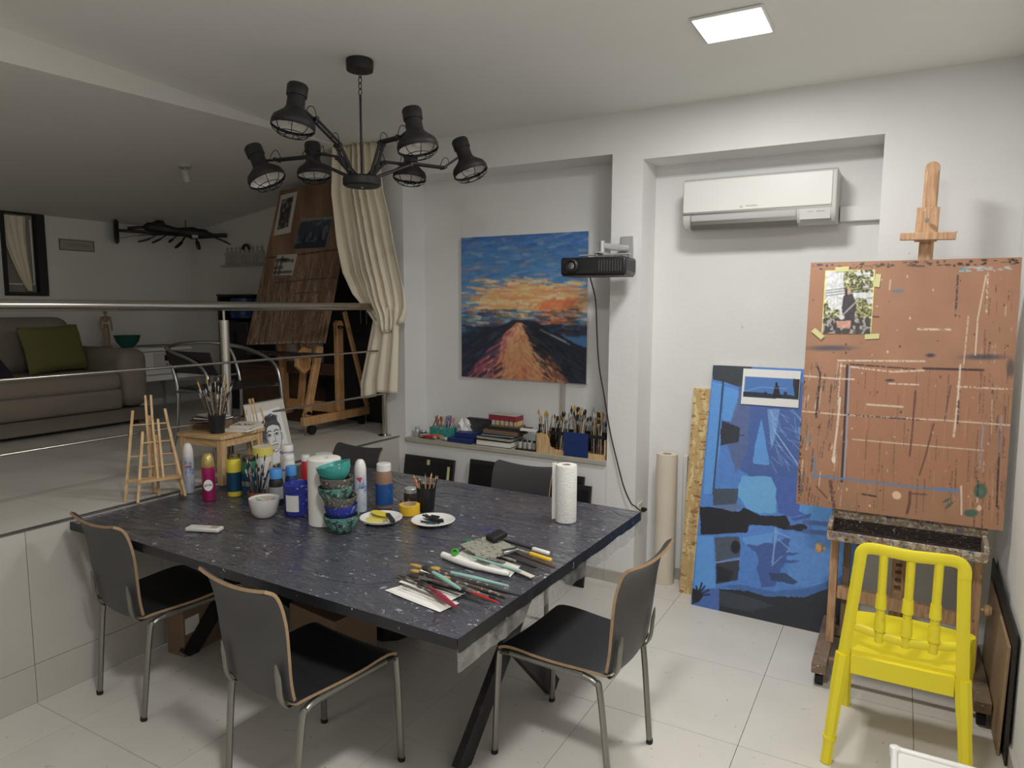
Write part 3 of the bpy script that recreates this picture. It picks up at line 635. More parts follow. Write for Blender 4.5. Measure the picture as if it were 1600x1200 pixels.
A.poly([(1080, 920), (1121, 918), (1121, 953), (1082, 944)], b3, .9)
A.poly([(1081, 944), (1083, 918), (1092, 922), (1098, 930), (1092, 940)], dk2)
for a_ in ((1088, 915), (1096, 910), (1100, 915), (1106, 921), (1107, 928)): A.line([(1090, 930), a_], 2.2, dk2)
n = A.noise(.25, .25, 33, 3); A.c *= (.94+.12*n)[..., None]
o = leaning('blue_painting', A, .83, 1.40, .02, -.977, 3.855, 4.155, .0, M['oil'], M['paper'], 1.5, R(-1.5))
tag(o, 'tall blue and black unframed painting leaning in the recess beside the chipboard', 'painting')
# print clipped on it
C = [(1164, 578), (1250, 583), (1245, 638), (1158, 631)]
B = Art(90, 62, C, (232, 228, 220)); B.poly([(1166, 590), (1248, 595), (1246, 626), (1162, 620)], (66, 118, 190))
B.poly([(1162, 612), (1246, 620), (1246, 626), (1162, 620)], (40, 50, 66)); B.poly([(1210, 605), (1216, 604), (1218, 618), (1220, 623), (1206, 623)], (38, 32, 44)); B.ell(1213, 602, 2, 3, (30, 28, 36))
B.poly([(1238, 594), (1248, 595), (1246, 626), (1240, 622), (1238, 606)], (44, 42, 48), 1, 1, 3); B.line([(1165, 612), (1190, 606), (1228, 609)], .8, (150, 190, 225), .7)
for x in (1180, 1196, 1226, 1166): B.ell(x, 616, 3, 3, (36, 44, 66))
pr = B.build('art_print', .31, .205, .002, M['print'], M['paper'], bend=.0)
tag(pr, 'white-bordered blue print of a seated figure clipped on the blue painting', 'print')
z_ = 1.155; pr.location = (-.790, 3.855+.219*z_-.012, z_); pr.rotation_euler = (-.16, 0, R(-1.5))

# chipboard strip
o = solo('chipboard_panel', MB().box(0, .30, 0, .018, 0, 1.235), M['osb'], 'narrow raw chipboard panel leaning on the recess wall behind the blue painting', 'board', (-1.083, 3.99, .0)); o.rotation_euler = (-.147, 0, 0)
# paper roll
t = thing('paper_roll', 'tall thick roll of cream paper standing in the recess corner', 'paper roll', (-1.215, 4.105, 0))
MB().lathe([(.030, .001), (.064, .001), (.064, .815), (.030, .815), (.029, .80), (.03, .001)], 32).build('rolled_paper', M['cream'], t)
MB().lathe([(.024, .002), (.0288, .002), (.0288, .814), (.024, .814), (.024, .002)], 24).build('core_tube', M['kraft'], t)
struct('trim_4', MB().box(-1.128, -1.105, YB-.03, YB-.0005, .076, .80), M['white'], bevel=.003)
tag(bpy.data.objects['trim_4'], 'white cable channel on the recess wall beside the paper roll')

# ------------------------------------------------------------------ big studio easel at right
ez = thing('studio_easel', 'large worn wooden studio easel on castors behind the yellow chair', 'easel', (.06, 3.5, 0))
def eb(name, a, b, wx, wy, m='ewood', up=(0, 0, 1), bev=.003, par=None):
    o_ = Vector((.06, 3.5, 0)); return MB().bar(Vector(a)-o_, Vector(b)-o_, wx, wy, up).build(name, M[m], par or ez, bevel=bev)
for x in (-.243, .372):
    rn = eb('base_runner', (x, 3.26, .088), (x, 3.82, .088), .062, .05, 'ewoodg')
    for y in (3.30, 3.77):
        MB().tube([(x-.06-.016, y-3.5, .03), (x-.06+.016, y-3.5, .03)], .03, 16).build('castor_wheel', M['rubber'], rn)
        MB().box(x-.06-.012, x-.06+.012, y-3.5-.012, y-3.5+.012, .052, .064).build('castor_plate', M['dsteel'], rn)
for x in (-.222, .345): eb('upright', (x, 3.53, .113), (x, 3.53, .80), .035, .05, 'ewood', (0, 1, 0))
for x in (-.17,): eb('rear_brace', (x, 3.56, .14), (x, 3.60, .80), .03, .03, 'ewoodg', (0, 1, 0))
eb('cross_bar', (-.203, 3.53, .365), (.326, 3.53, .335), .035, .06)
eb('lower_cross_bar', (-.21, 3.62, .13), (.34, 3.62, .13), .03, .045, 'ewoodg')
eb('front_cross_bar', (-.21, 3.34, .10), (.34, 3.34, .10), .03, .03, 'ewoodg')
eb('mast', (.045, 3.585, .20), (.075, 3.685, 2.33), .058, .024, 'ewood', (0, 1, 0), .011)
MB().lathe([(0, -.012), (.0295, -.012), (.0295, .012), (0, .012)], 28, (.015, .186, 2.325), (0, 1, -.05)).build('mast_round_end', M['ewood'], ez, bevel=.002)
for k in range(9): eb('mast_ratchet', (.045+.0008*k, 3.565+.001*k, .42+.035*k), (.045+.0008*k, 3.572+.001*k, .42+.035*k), .026, .012, 'dwood', bev=0)
eb('top_clamp', (.065, 3.633, 2.00), (.068, 3.638, 2.15), .088, .022, 'ewood', (0, 1, 0))
eb('top_rest', (-.035, 3.612, 2.024), (.178, 3.612, 2.018), .030, .032)
MB().lathe([(0, -.02), (.009, -.02), (.009, .0), (0, .0)], 12, (.005, .105, 2.09), (0, 1, 0)).build('clamp_bolt', M['dsteel'], ez)
# tray
ty0, ty1 = 3.34, 3.50
tr = MB().box(-.235-.06, .36-.06, ty0-3.5, ty1-3.5, .668, .680).build('tray_bottom', M['darksplat'], ez)
eb('tray_front_lip', (-.245, ty0-.006, .69), (.358, ty0-.006, .69), .014, .042, 'splat')
eb('tray_back_lip', (-.235, 3.488, .755), (.365, 3.488, .755), .022, .045, 'splat')
MB().box(-.295, .30, -.02, -.008, .68, .735).build('tray_back', M['darksplat'], ez)
for x in (-.236, .352): eb('tray_end', (x, ty0, .70), (x, 3.478, .72), .018, .06, 'splat')
for (x, y, z) in ((-.262, 3.53, .56), (.363, 3.53, .40)):
    kn = MB().lathe([(0, 0), (.009, 0), (.009, .012), (.022, .016), (.026, .03), (.02, .042), (0, .046)], 18, (x-.06, y-3.5, z), (-1 if x < 0 else 1, 0, 0)).build('wing_knob', M['wood'], ez)
# brown painting board on the easel
C = [(1277, 403), (1600, 398), (1570, 818), (1245, 775)]
A = Art(330, 420, C, (166, 118, 86))
n = A.noise(.02, .02, 2, 3); A.c *= (.93+.12*n)[..., None]
A.poly([(1320, 555), (1550, 565), (1545, 770), (1316, 735)], (168, 112, 80), .55)
cols = dict(k=(44, 38, 44), w=(222, 206, 186), b=(96, 126, 170), g=(66, 100, 84), m=(98, 60, 54), n=(46, 58, 92), l=(150, 150, 170))
def ln(a, c, wd=1.4, rag=.38, al=.9):
    A.line(a, wd, cols[c], al, rag, int(abs(a[0][0]*7+a[0][1])) % 999)
for i in range(70):   # crusted top edge
    x = 1280+rs.rand()*318; c = 'n' if x < 1350 else 'k'; A.ell(x, 404-(x-1277)*.0155+rs.uniform(2, 9), rs.uniform(1, 6), rs.uniform(.6, 2.5), cols[c], .9 if x < 1350 or x > 1490 else .6, .3)
for i in range(28): x = 1500+rs.rand()*85; A.ell(x, 414+rs.uniform(-2, 4), rs.uniform(2, 6), 1.2, (172, 186, 196), .8)
A.ell(1511, 415, 6, 2.5, (90, 150, 170), .9)
for v in range(60):   # vertical drips at left and right borders
    x = 1250+rs.rand()*75; y = 545+rs.rand()*220; L_ = rs.uniform(6, 40); x -= (y-403)*.01
    A.line([(x+6, y), (x+4-L_*.06, y+L_)], rs.uniform(.6, 1.8), [cols['k'], cols['n'], cols['w'], cols['m']][rs.randint(4)], .75, .35, v)
for v in range(60):
    x = 1545+rs.rand()*45; y = 420+rs.rand()*380; L_ = rs.uniform(6, 34); x -= (y-400)*.06
    A.line([(x, y), (x-L_*.07, y+L_)], rs.uniform(.6, 1.6), [cols['k'], cols['k'], cols['w'], cols['m']][rs.randint(4)], .6, .4, v+200)
for v in range(150):
    x = 1255+rs.rand()*330; y = 560+rs.rand()*225; L_ = rs.uniform(8, 60); A.line([(x, y), (x-L_*.06, y+L_)], rs.uniform(.5, 1.1), [(120, 84, 64), (120, 84, 64), cols['k'], (190, 150, 120)][rs.randint(4)], .6, .35, v+300)
for v in range(90):
    x = 1260+rs.rand()*320; y = 420+rs.rand()*370; A.ell(x, y, rs.uniform(.6, 1.8), rs.uniform(.6, 2.6), [cols['w'], cols['k'], (120, 80, 60)][rs.randint(3)], .8)
A.ell(1305, 533, 50, 6, (60, 64, 92), .7, .7); A.ell(1459, 545, 10, 4, (50, 52, 66), .9, .7); A.ell(1540, 548, 45, 6, (62, 64, 82), .8, .7); A.ell(1396, 583, 10, 3, (50, 52, 66), .9, .7)
for a in ([(1320, 560), (1400, 570), (1450, 568)], [(1315, 552), (1450, 554)]): ln(a, 'w', 2.2, .35)
ln([(1335, 558), (1435, 566)], 'k', 1.8, .3); ln([(1448, 565), (1540, 568)], 'k', 3, .2)
ln([(1330, 560), (1325, 640), (1318, 740)], 'k', 3.4, .12); ln([(1334, 562), (1328, 650), (1322, 735)], 'l', 2.6, .15)
ln([(1318, 610), (1312, 660), (1306, 700)], 'w', 3, .1); A.ell(1306, 706, 3.5, 6, cols['w']); ln([(1321, 555), (1314, 620)], 'w', 1.6)
ln([(1257, 575), (1312, 580), (1340, 581)], 'w', 2, .3); ln([(1258, 630), (1320, 636), (1480, 645), (1582, 653)], 'w', 1.8, .3); ln([(1330, 636), (1440, 644)], 'k', 1.8, .4)
ln([(1360, 620), (1415, 624)], 'w', 2.4, .2); ln([(1395, 588), (1440, 590)], 'w', 2, .3); ln([(1336, 674), (1400, 680), (1480, 687), (1540, 692)], 'w', 1.3, .3)
ln([(1272, 731), (1330, 737), (1440, 750), (1500, 756)], 'b', 3.6, .25); ln([(1466, 752), (1500, 755)], 'b', 6, .3)
ln([(1545, 425), (1532, 490), (1528, 545)], 'w', 1.8, .2); ln([(1548, 420), (1545, 480)], 'w', 2.6, .5); ln([(1518, 485), (1510, 560)], 'w', 1.4, .3)
ln([(1505, 560), (1500, 620), (1494, 670)], 'w', 3, .25); ln([(1502, 615), (1500, 650)], 'k', 2); ln([(1502, 425), (1498, 485)], 'k', 2.4, .4); ln([(1490, 590), (1480, 645)], 'k', 1.2)
ln([(1500, 593), (1590, 598)], 'w', 2.2, .4); ln([(1365, 485), (1380, 486)], 'k', 1.6, .1); A.ell(1410, 447, 10, 3, (96, 120, 130), .9); ln([(1399, 430), (1397, 445)], 'w', 1.2, .1)
ln([(1435, 600), (1430, 660), (1425, 700)], 'm', 2.6, .2); ln([(1463, 650), (1450, 700), (1440, 730)], 'm', 2.2, .15); ln([(1440, 505), (1490, 506)], 'w', 2.6, .4)
ln([(1425, 757), (1424, 775), (1420, 790)], 'm', 4, .1); ln([(1424, 759), (1452, 761)], 'm', 2, .2); ln([(1350, 760), (1372, 764)], 'k', 2.2, .2)
A.ell(1404, 762, 8, 7, (222, 190, 150), 1, .2, .4); A.ell(1535, 755, 12, 14, cols['g'], .95, .3); A.ell(1536, 757, 4, 5, (90, 110, 100)); A.ell(1520, 790, 13, 7, cols['g'], .95, .3); A.ell(1482, 770, 8, 2.2, cols['g'], 1, .3, -.5); A.ell(1486, 778, 10, 2.4, cols['g'], 1, .3, -.7)
A.ell(1533, 782, 4, 5, (222, 190, 150)); ln([(1505, 748), (1505, 792)], 'w', 2.6, .1); ln([(1532, 735), (1530, 765)], 'k', 2); ln([(1300, 740), (1305, 780)], 'm', 5, .3); ln([(1278, 748), (1294, 766)], 'm', 2, .1)
ln([(1566, 660), (1560, 780)], 'k', 2.6, .25); ln([(1540, 650), (1534, 720)], 'l', 2.6, .3); ln([(1568, 640), (1564, 700)], 'l', 2, .3); A.ell(1582, 565, 8, 18, (72, 70, 74), .7, .5); A.ell(1266, 672, 9, 10, (130, 128, 130), .5, .5); ln([(1276, 700), (1275, 735)], 'b', 3, .3)
ln([(1280, 640), (1288, 572), (1283, 560)], 'k', 2.6, .35); ln([(1250, 770), (1256, 640)], 'k', 3, .5)
A.blur(.35)
bd = leaning('painting_board', A, .808, 1.14, .014, -.395, 3.455, 3.565, .782, M['acryl'], M['osb'], 1.12, 0.)
tag(bd, 'large brown paint-splattered board standing on the studio easel tray', 'board')
# taped photograph on it
C = [(1289, 427), (1368, 427), (1361, 525), (1283, 523)]
B = Art(84, 104, C, (228, 222, 120)); n1 = B.noise(.12, .12, 5, 3); n2 = B.noise(.2, .2, 8, 3)
B.poly([(1291, 428), (1366, 428), (1360, 523), (1285, 521)], (214, 216, 218))
fol = (n1 > .42)*((B.X > 1318)*(B.Y < 462) | (B.Y > 470)); fol = fol*(B.X > 1286)*(B.X < 1365)
n3 = B.noise(.5, .5, 12, 3); B.put(fol.astype(float), (112, 114, 66)); B.put(fol*(n3 > .54), (176, 172, 104)); B.put(fol*(n3 < .44), (66, 66, 46)); B.put(fol*(n2 > .62), (206, 204, 180)); B.put(((B.Y > 500)*(B.X > 1285)*(B.X < 1361)).astype(float), (70, 66, 64)); B.put(((B.Y > 500)*(n2 > .56)*(B.X < 1361)).astype(float), (170, 160, 156))
for y in (458, 462, 466): B.line([(1290, y), (1365, y-8)], .8, (60, 62, 60), .8)
B.poly([(1318, 466), (1332, 463), (1338, 480), (1334, 512), (1318, 512), (1315, 485)], (70, 60, 68)); B.ell(1325, 459, 4, 6, (196, 160, 140)); B.ell(1322, 460, 2.4, 7, (56, 44, 40)); B.line([(1312, 500), (1342, 472)], 1.6, (204, 196, 186)); B.ell(1315, 499, 5, 4, (210, 206, 204)); B.poly([(1306, 505), (1330, 504), (1328, 516), (1308, 515)], (206, 150, 130))
B.line([(1289, 426), (1283, 523)], 2.4, (232, 226, 128)); B.line([(1289, 427), (1335, 427)], 2.2, (232, 226, 128)); B.line([(1367, 427), (1361, 524)], 2, (226, 220, 120))
B.c *= (.80+.35*B.noise(.35, .35, 41, 3))[..., None]; B.blur(.5)
pp = B.build('taped_photo', .206, .292, .0012, M['print'], M['paper'], k=1.1)
tag(pp, 'colour photo of a guitarist among trees taped on the brown board', 'photo')
def bpt(x, z): return (x, 3.455+(z-.782)*.0970-.0035, z)
pp.location = bpt(-.330, 1.588); pp.rotation_euler = (-.0966, 0, R(.5))
for (x, z, an) in ((-.345, 1.585, -.7), (-.12, 1.578, .1), (-.112, 1.83, 1.5), (-.26, 1.884, .05)):
    q = MB().prism([(-.03, -.011), (.028, -.012), (.03, .011), (-.028, .012)], 0, .0006).build('tape_strip', M['tape'], pp)
    q.matrix_parent_inverse = Matrix.Identity(4); q.location = (x+.330, -.0012, z-1.588); q.rotation_euler = (R(90), -an, 0)

# boards leaning on the right wall
def lean_right(name, ya, yb, h, th, x0, m, label, extra=None):
    mb = MB().prism([(ya, 0), (yb, 0), (yb, h), (ya, h-.03)], 0, th, Matrix(((0, 0, 1, 0), (1, 0, 0, 0), (0, 1, 0, 0), (0, 0, 0, 1))))
    o = mb.build(name, M[m], None, bevel=.002); tag(o, label, 'board'); o.location = (x0, 0, 0); o.rotation_euler = (0, math.asin((.4345-th-x0-(.010 if x0 < .41 else 0))/h), 0); return o
lean_right('leaning_board', 3.08, 3.74, .47, .010, .4055, 'ply', 'pale wooden panel leaning on the right wall beside the yellow chair')
lean_right('leaning_board', 3.02, 3.84, .545, .008, .4245, 'black', 'thin black board leaning against the right wall behind the pale panel')

# ================================================================== YELLOW CHAIR
yc = thing('yellow_chair', 'yellow plastic chair with three turned back spindles facing the easel', 'chair', (.06, 2.74, 0))
def L(p): return (p[0]-.06, p[1]-2.74, p[2])
def sq(name, pts, r, flat=1., up=(0, 1, 0), n=8, m='yellow'): return MB().tube([L(p) for p in smoothp(pts, 4)], r, n, flat=flat, up=up).build(name, M[m], yc)
sgn = {-1: (-.160, -.126, -.086), 1: (.284, .252, .230)}
for s_, (xf, xm, xt) in sgn.items():
    P_ = smoothp([(xf, 2.715, .001), (xf*.55+xm*.45, 2.73, .2), (xm, 2.76, .42)], 4)
    MB().tube([L(p) for p in P_], [.021]*3+[.023]*3+[.027]*(len(P_)-6), 8, up=(0, 1, 0)).build('leg', M['yellow'], yc)
    c_ = P_[2]; MB().tube([L(c_-Vector((0, 0, .006))), L(c_+Vector((0, 0, .006)))], .0245, 12).build('leg_ring', M['yellow'], yc)
    sq('back_post', [(xm, 2.76, .40), (xm*.66+xt*.34, 2.757, .53), (xm*.3+xt*.7, 2.748, .68), (xt, 2.735, .815)], .0215, .66)
    xq = -.128 if s_ < 0 else .305
    P_ = smoothp([(xq-.004*s_, 3.175, .001), (xq-.004*s_, 3.16, .2), (xq-.012*s_, 3.13, .43)], 4)
    MB().tube([L(p) for p in P_], [.019]*3+[.021]*3+[.025]*(len(P_)-6), 8, up=(0, 1, 0)).build('leg', M['yellow'], yc)
    MB().bar(L((xm, 2.78, .402)), L((xq-.012*s_, 3.12, .402)), .02, .045).build('side_apron', M['yellow'], yc, bevel=.004)
sq('top_rail', [(-.088, 2.735, .79), (-.084, 2.733, .828), (-.06, 2.73, .846), (0, 2.715, .850), (.072, 2.71, .848), (.144, 2.715, .850), (.204, 2.73, .846), (.228, 2.733, .828), (.232, 2.735, .79)], .0215, .66)
sq('lower_back_rail', [(-.112, 2.765, .535), (0.0, 2.748, .522), (.07, 2.744, .518), (.14, 2.748, .522), (.240, 2.765, .535)], .0165, .7)
for x in (-.012, .072, .156):
    q = [(x, 2.722, .845), (x, 2.73, .74), (x, 2.734, .70), (x, 2.738, .64), (x, 2.741, .58), (x, 2.744, .50)]
    MB().tube([L(p) for p in q], .0145, 10).build('spindle', M['yellow'], yc)
    for zc, h_ in ((.655, .05), (.575, .06)): MB().lathe([(.0146, -h_/2), (.0195, -h_/2), (.0170, h_/2), (.0146, h_/2)], 12, L((x, 2.738+(.65-zc)*.05, zc))).build('spindle_collar', M['yellow'], yc)
sm = MB(); g = 14; vs = []
for i in range(g+1):
    for j in range(g+1):
        u, v = -1+2*i/g, j/g; hw_ = .168+.045*v; x = .065+u*hw_*(1-.03*abs(u)*v); y = 2.765+.40*v-.03*(u*u)*(v) ; z = .440-.018*(1-u*u)*math.sin(v*PI)**.6
        vs.append(L((x, y, z)))
for i in range(g+1):
    for j in range(g+1):
        p = vs[i*(g+1)+j]; vs.append((p[0], p[1], p[2]-.016))
k_ = (g+1)**2
for i in range(g):
    for j in range(g): a = i*(g+1)+j; sm.f += [(a, a+g+1, a+g+2, a+1), (k_+a, k_+a+1, k_+a+g+2, k_+a+g+1)]; sm.m += [0, 0]
for i in range(g):
    for a, b in ((i, i+1), ((g*(g+1))+i+1, (g*(g+1))+i), ((i+1)*(g+1), i*(g+1)), (i*(g+1)+g, (i+1)*(g+1)+g)): sm.f.append((a, b, k_+b, k_+a)); sm.m.append(0)
sm.v = vs; sm.build('seat', M['yellow'], yc)
MB().bar(L((-.10, 2.762, .388)), L((.23, 2.762, .388)), .02, .075).build('rear_apron', M['yellow'], yc, bevel=.004)
MB().bar(L((-.12, 3.125, .395)), L((.295, 3.125, .395)), .02, .05).build('front_apron', M['yellow'], yc, bevel=.004)
# white stool corner
ws = thing('white_stool', 'white plastic stool with raised rim at the bottom right corner', 'stool', (.22, 2.0, 0))
MB().box(-.18, .18, -.18, .178, .425, .44).build('seat', M['white'], ws, bevel=.006)
rm = MB(); 
for a, b in (((-.172, -.172), (-.172, .17)), ((-.172, .17), (.172, .17)), ((.172, .17), (.172, -.172)), ((.172, -.172), (-.172, -.172))): rm.bar((*a, .443), (*b, .443), .018, .014)
rm.build('rim', M['white'], ws, bevel=.006)
for sx in (-1, 1):
    for sy in (-1, 1): MB().lathe([(0, .420), (.014, .422), (.015, .448), (.010, .4515), (0, .452)], 16, (sx*.170, sy*.169, 0)).build('rim_corner', M['white'], ws)
MB().box(-.06, .06, -.06, .04, .4405, .443).build('grip_pad', M['acg'], ws, bevel=.001)
for sx in (-1, 1):
    for sy in (-1, 1): MB().tube([(sx*.175, sy*.17, .001), (sx*.15, sy*.15, .424)], [.018, .022], 8).build('leg', M['white'], ws)

# ================================================================== TABLE
TL, TN = 2.10, 1.47
tb = thing('work_table', 'large dark rectangular work table with black crossed steel legs', 'table', (-2.095, 2.345, 0), R(-1.6))
MB().box(-1.045, 1.045, -.73, .73, .715, .750).build('tabletop', M['black'], tb)
MB().box(-.88, .88, -.04, .04, .665, .715).build('centre_beam', M['blackm'], tb)
for x in (-.84, .79):
    for s_, o_ in ((1, -.016), (-1, .018)):
        MB().bar((x+o_, -.34*s_, .004), (x+o_, .34*s_, .712), .03, .085, (0, 1, 0)).build('leg', M['blackm'], tb)
    MB().box(x-.04, x+.04, -.42, .42, .703, .7145).build('leg_plate', M['blackm'], tb)
# cover: cloth with crinkled film
tc_ = thing('table_cover', 'dark paint-speckled plastic cloth covering the work table', 'tablecloth', (-2.095, 2.345, 0), R(-1.6))
nx, ny = 150, 104; vs = []; rn_ = np.random.RandomState(3)
ph = rn_.rand(14, 4)
for j in range(ny+1):
    for i in range(nx+1):
        x = -1.052+2.104*i/nx; y = -.738+1.476*j/ny; z = 0
        for q in range(14):
            an = .5+ph[q, 0]*.9; z += .00035*abs(math.sin((x*math.cos(an)+y*math.sin(an)*1.6)*(14+30*ph[q, 1])+ph[q, 2]*7+1.3*math.sin(x*5*ph[q, 3]+y*3)))**3
        ed = min(min(i, nx-i)/4, min(j, ny-j)/4, 1); vs.append((x, y, .7512+min(z, .0045)*ed+.0005))
cvm = MB().add(vs, [(j*(nx+1)+i, j*(nx+1)+i+1, (j+1)*(nx+1)+i+1, (j+1)*(nx+1)+i) for j in range(ny) for i in range(nx)])
cvm.build('cloth_top', M['cover'], tc_, smooth=60)
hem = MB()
def drape(p, q, d, nseg=60, amp=.004, mbx=None):
    p, q = Vector(p), Vector(q); t = (q-p).normalized(); nn = Vector((t.y, -t.x, 0)); v_ = []
    for i in range(nseg+1):
        b_ = p+(q-p)*i/nseg
        for k in range(4):
            f_ = k/3; v_.append(b_+nn*(.001+amp*f_*(.5+.5*math.sin(i*.9+math.sin(i*.37)*2)))+Vector((0, 0, -d*f_*(1+.05*math.sin(i*.5)))))
    mbx.add(v_, [(i*4+k, i*4+k+1, (i+1)*4+k+1, (i+1)*4+k) for i in range(nseg) for k in range(3)])
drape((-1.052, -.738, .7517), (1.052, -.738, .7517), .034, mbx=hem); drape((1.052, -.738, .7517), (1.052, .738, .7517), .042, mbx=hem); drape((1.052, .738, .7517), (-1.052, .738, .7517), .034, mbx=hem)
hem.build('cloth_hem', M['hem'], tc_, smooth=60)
fm = MB(); drape((1.0505, -.739, .728), (1.0505, .735, .728), .078, 90, .004, fm); fm.build('film_overhang', M['film'], tc_, smooth=60)
ZT = .7555

# cardboard boxes under it
def crate(name, label, x0, y0, wx, wy, h, rz=0.):
    t = thing(name, label, 'box', (x0, y0, 0), rz)
    MB().box(-wx/2, wx/2, -wy/2, wy/2, .001, h).build('carton', M['card'], t, bevel=.002)
    MB().box(-wx/2+.002, wx/2-.002, -.004, .004, h, h+.001).build('lid_seam', M['dwood'], t)
    return t
t = crate('cardboard_box', 'brown cardboard box on the floor under the table centre', -2.32, 2.37, .34, .25, .28, R(-8))
MB().box(.168-.03, .168+.0, -.1258, -.1252, .14, .20).build('shipping_label', M['paper'], t)
t = crate('cardboard_box', 'small brown carton with a white label beside the left table leg', -3.02, 2.12, .12, .22, .25, R(3))
MB().box(.0602, .0608, -.10, -.02, .11, .19).build('shipping_label', M['paper'], t)
bg = MB().lathe([(0, 0), (.16, .0), (.2, .06), (.19, .16), (.12, .24), (.05, .27), (0, .275)], 14)
bg.v = [(x*1.35, y*.8+.015*math.sin(x*40), z) for x, y, z in bg.v]
solo('storage_bag', bg, M['black'], 'black soft bag on the floor under the table behind the middle chair', 'bag', (-2.36, 2.73, .001))

# ================================================================== DINING CHAIRS
def hb(t): return .185*min(1, (.80+1.5*t) if t < .14 else 1)*(1-.06*math.exp(-((t-.25)/.2)**2))*(1 if t < .93 else 1-.9*(t-.93))
def hs(t): return (.185+.03*min(1, t*2))*(1 if t > .06 else .9+1.6*t)*(1 if t < .92 else 1-1.5*(t-.92))
def make_chair(label, loc, rz):
    t = thing('dining_chair', label, 'chair', loc, rz, 'grey laminate chairs around the work table')
    sp_ = smoothp([(0, -.205, .428), (0, -.17, .437), (0, 0, .434), (0, .15, .440), (0, .21, .432), (0, .235, .412)], 4)
    MB().shell([(p.y, p.z) for p in sp_], hs, .011, .006, 13).build('seat', [M['seatk'], M['ply']], t)
    bp = smoothp([(0, -.190, .405), (0, -.212, .428), (0, -.226, .50), (0, -.236, .60), (0, -.246, .70), (0, -.262, .77), (0, -.280, .808), (0, -.304, .824)], 4)
    MB().shell([(p.y, p.z) for p in bp], hb, .011, -.018, 13).build('backrest', [M['dkg'], M['ply']], t)
    for s_ in (-1, 1):
        fr_ = smoothp([(s_*.215, .245, .002), (s_*.207, .232, .38), (s_*.205, .218, .412), (s_*.204, .18, .418)], 5)
        MB().tube(fr_, .0112, 10, flat=1.25).build('leg', M['dsteel'], t)
        rr_ = smoothp([(s_*.178, -.222, .002), (s_*.188, -.185, .36), (s_*.190, -.165, .405), (s_*.192, -.12, .418)], 5)
        MB().tube(rr_, .0112, 10, flat=1.25).build('leg', M['dsteel'], t)
        MB().tube([(s_*.192, -.12, .418), (s_*.204, .18, .418)], .0112, 10, flat=1.25).build('seat_rail', M['dsteel'], t)
        MB().tube(smoothp([(s_*.142, -.170, .410), (s_*.142, -.206, .414), (s_*.142, -.229, .455), (s_*.143, -.236, .52), (s_*.143, -.243, .575)], 4), [.005]*3+[.010]*4+[.014]*7+[.011, .008, .004], 8, flat=.45, up=(0, 1, 0)).build('back_bracket', M['dsteel'], t)
        for (x, y) in ((.215, .245), (.178, -.222)): MB().tube([(s_*x, y, .0005), (s_*x, y-.0006, .016)], .0128, 10, flat=1.2).build('foot_cap', M['rubber'], t)
    MB().tube([(-.19, .09, .405), (.19, .09, .405)], .009, 8).build('cross_tube', M['dsteel'], t)
    return t
CH = [('grey chair with its back to the platform step at the left end of the table', (-2.80, 1.835, 0), R(-4)),
      ('grey chair with plywood edge at the middle of the near table side', (-1.79, 1.700, 0), R(-4.7)),
      ('grey chair at the right end of the table nearest the blue painting', (-1.012, 2.335, 0), R(85.4)),
      ('grey chair on the far table side in front of the painting ledge', (-1.79, 3.03, 0), R(178)),
      ('grey chair on the far table side beside the platform step', (-2.915, 2.96, 0), R(180))]
c0 = make_chair(*CH[0])
for lb, lc, rz in CH[1:]:
    c = copy_tree(c0); c.location = lc; c.rotation_euler = (0, 0, rz); c['label'] = lb

# ================================================================== TABLE ITEMS
def jar(name, label, cat, x, y, r, h, body, lid=None, lidh=.025, band=None, z=ZT, neck=.8, extra=None, group=None):
    t = thing(name, label, cat, (x, y, z), 0, group)
    lh = lidh if lid else 0; sh = h-lh
    MB().lathe([(0, .0005), (r*.94, .0005), (r, .006), (r, sh*.80), (r*.93, sh*.90), (r*neck, sh), (0, sh)], 24).build('body', M[body], t)
    if lid: MB().lathe([(0, sh), (r*neck*1.06, sh), (r*neck*1.06, h-.003), (r*neck*.98, h), (0, h)], 24).build('lid', M[lid], t)
    if band: 
        for (bm, z0, z1) in band: MB().lathe([(r+.0002, z0*h), (r+.0008, z0*h), (r+.0008, z1*h), (r+.0002, z1*h)], 24).build('label', M[bm], t)
    return t
def face(x, y): return math.atan2(-x, y)   # rotation that turns -Y towards the room's viewer side
def spray(label, x, y, r, h, body, cap, rz, word, wm, extra):
    t = thing('spray_can', label, 'spray can', (x, y, ZT), rz)
    MB().lathe([(0, .0005), (r*.93, .0005), (r, .006), (r, h*.70), (r*.98, h*.715)], 24).build('body', M[body], t)
    MB().lathe([(r*.985, h*.716), (r*1.0, h*.72), (r*.96, h*.86), (r*.72, h*.96), (r*.4, h), (0, h)], 24).build('cap', M[cap], t)
    return t
t = spray('white air freshener can with red lettering left of the wooden stool', -3.130, 2.205, .0265, .255, 'cansilver', 'white', .9, '', 'redink', 0)
MB().bar((-.016, -.0275, .150), (-.004, -.0278, .168), .009, .001).bar((-.002, -.0278, .146), (.008, -.0276, .166), .009, .001).bar((.008, -.0276, .150), (.017, -.0274, .162), .007, .001).bar((-.014, -.0276, .138), (.014, -.0276, .140), .001, .006).build('red_script_mark', M['redink'], t)
t = spray('magenta air freshener can with gold cap beside the wooden stool', -2.915, 2.160, .030, .235, 'pink', 'gold', .85, '', 'ink', 0)
MB().prism([(.021*math.cos(a), .028*math.sin(a)) for a in [2*PI*k/20 for k in range(20)]], 0, .001, T4((0, -.0302, .082), 0, R(90))).build('oval_label', M['paper'], t)
text('glade', .017, M['ink'], t, (0, -.0316, .084), (R(90), 0, 0))
t = spray('white air freshener can with red mark behind the bowl stack', -2.152, 2.395, .0275, .245, 'cansilver', 'white', .72, '', 'redink', 0)
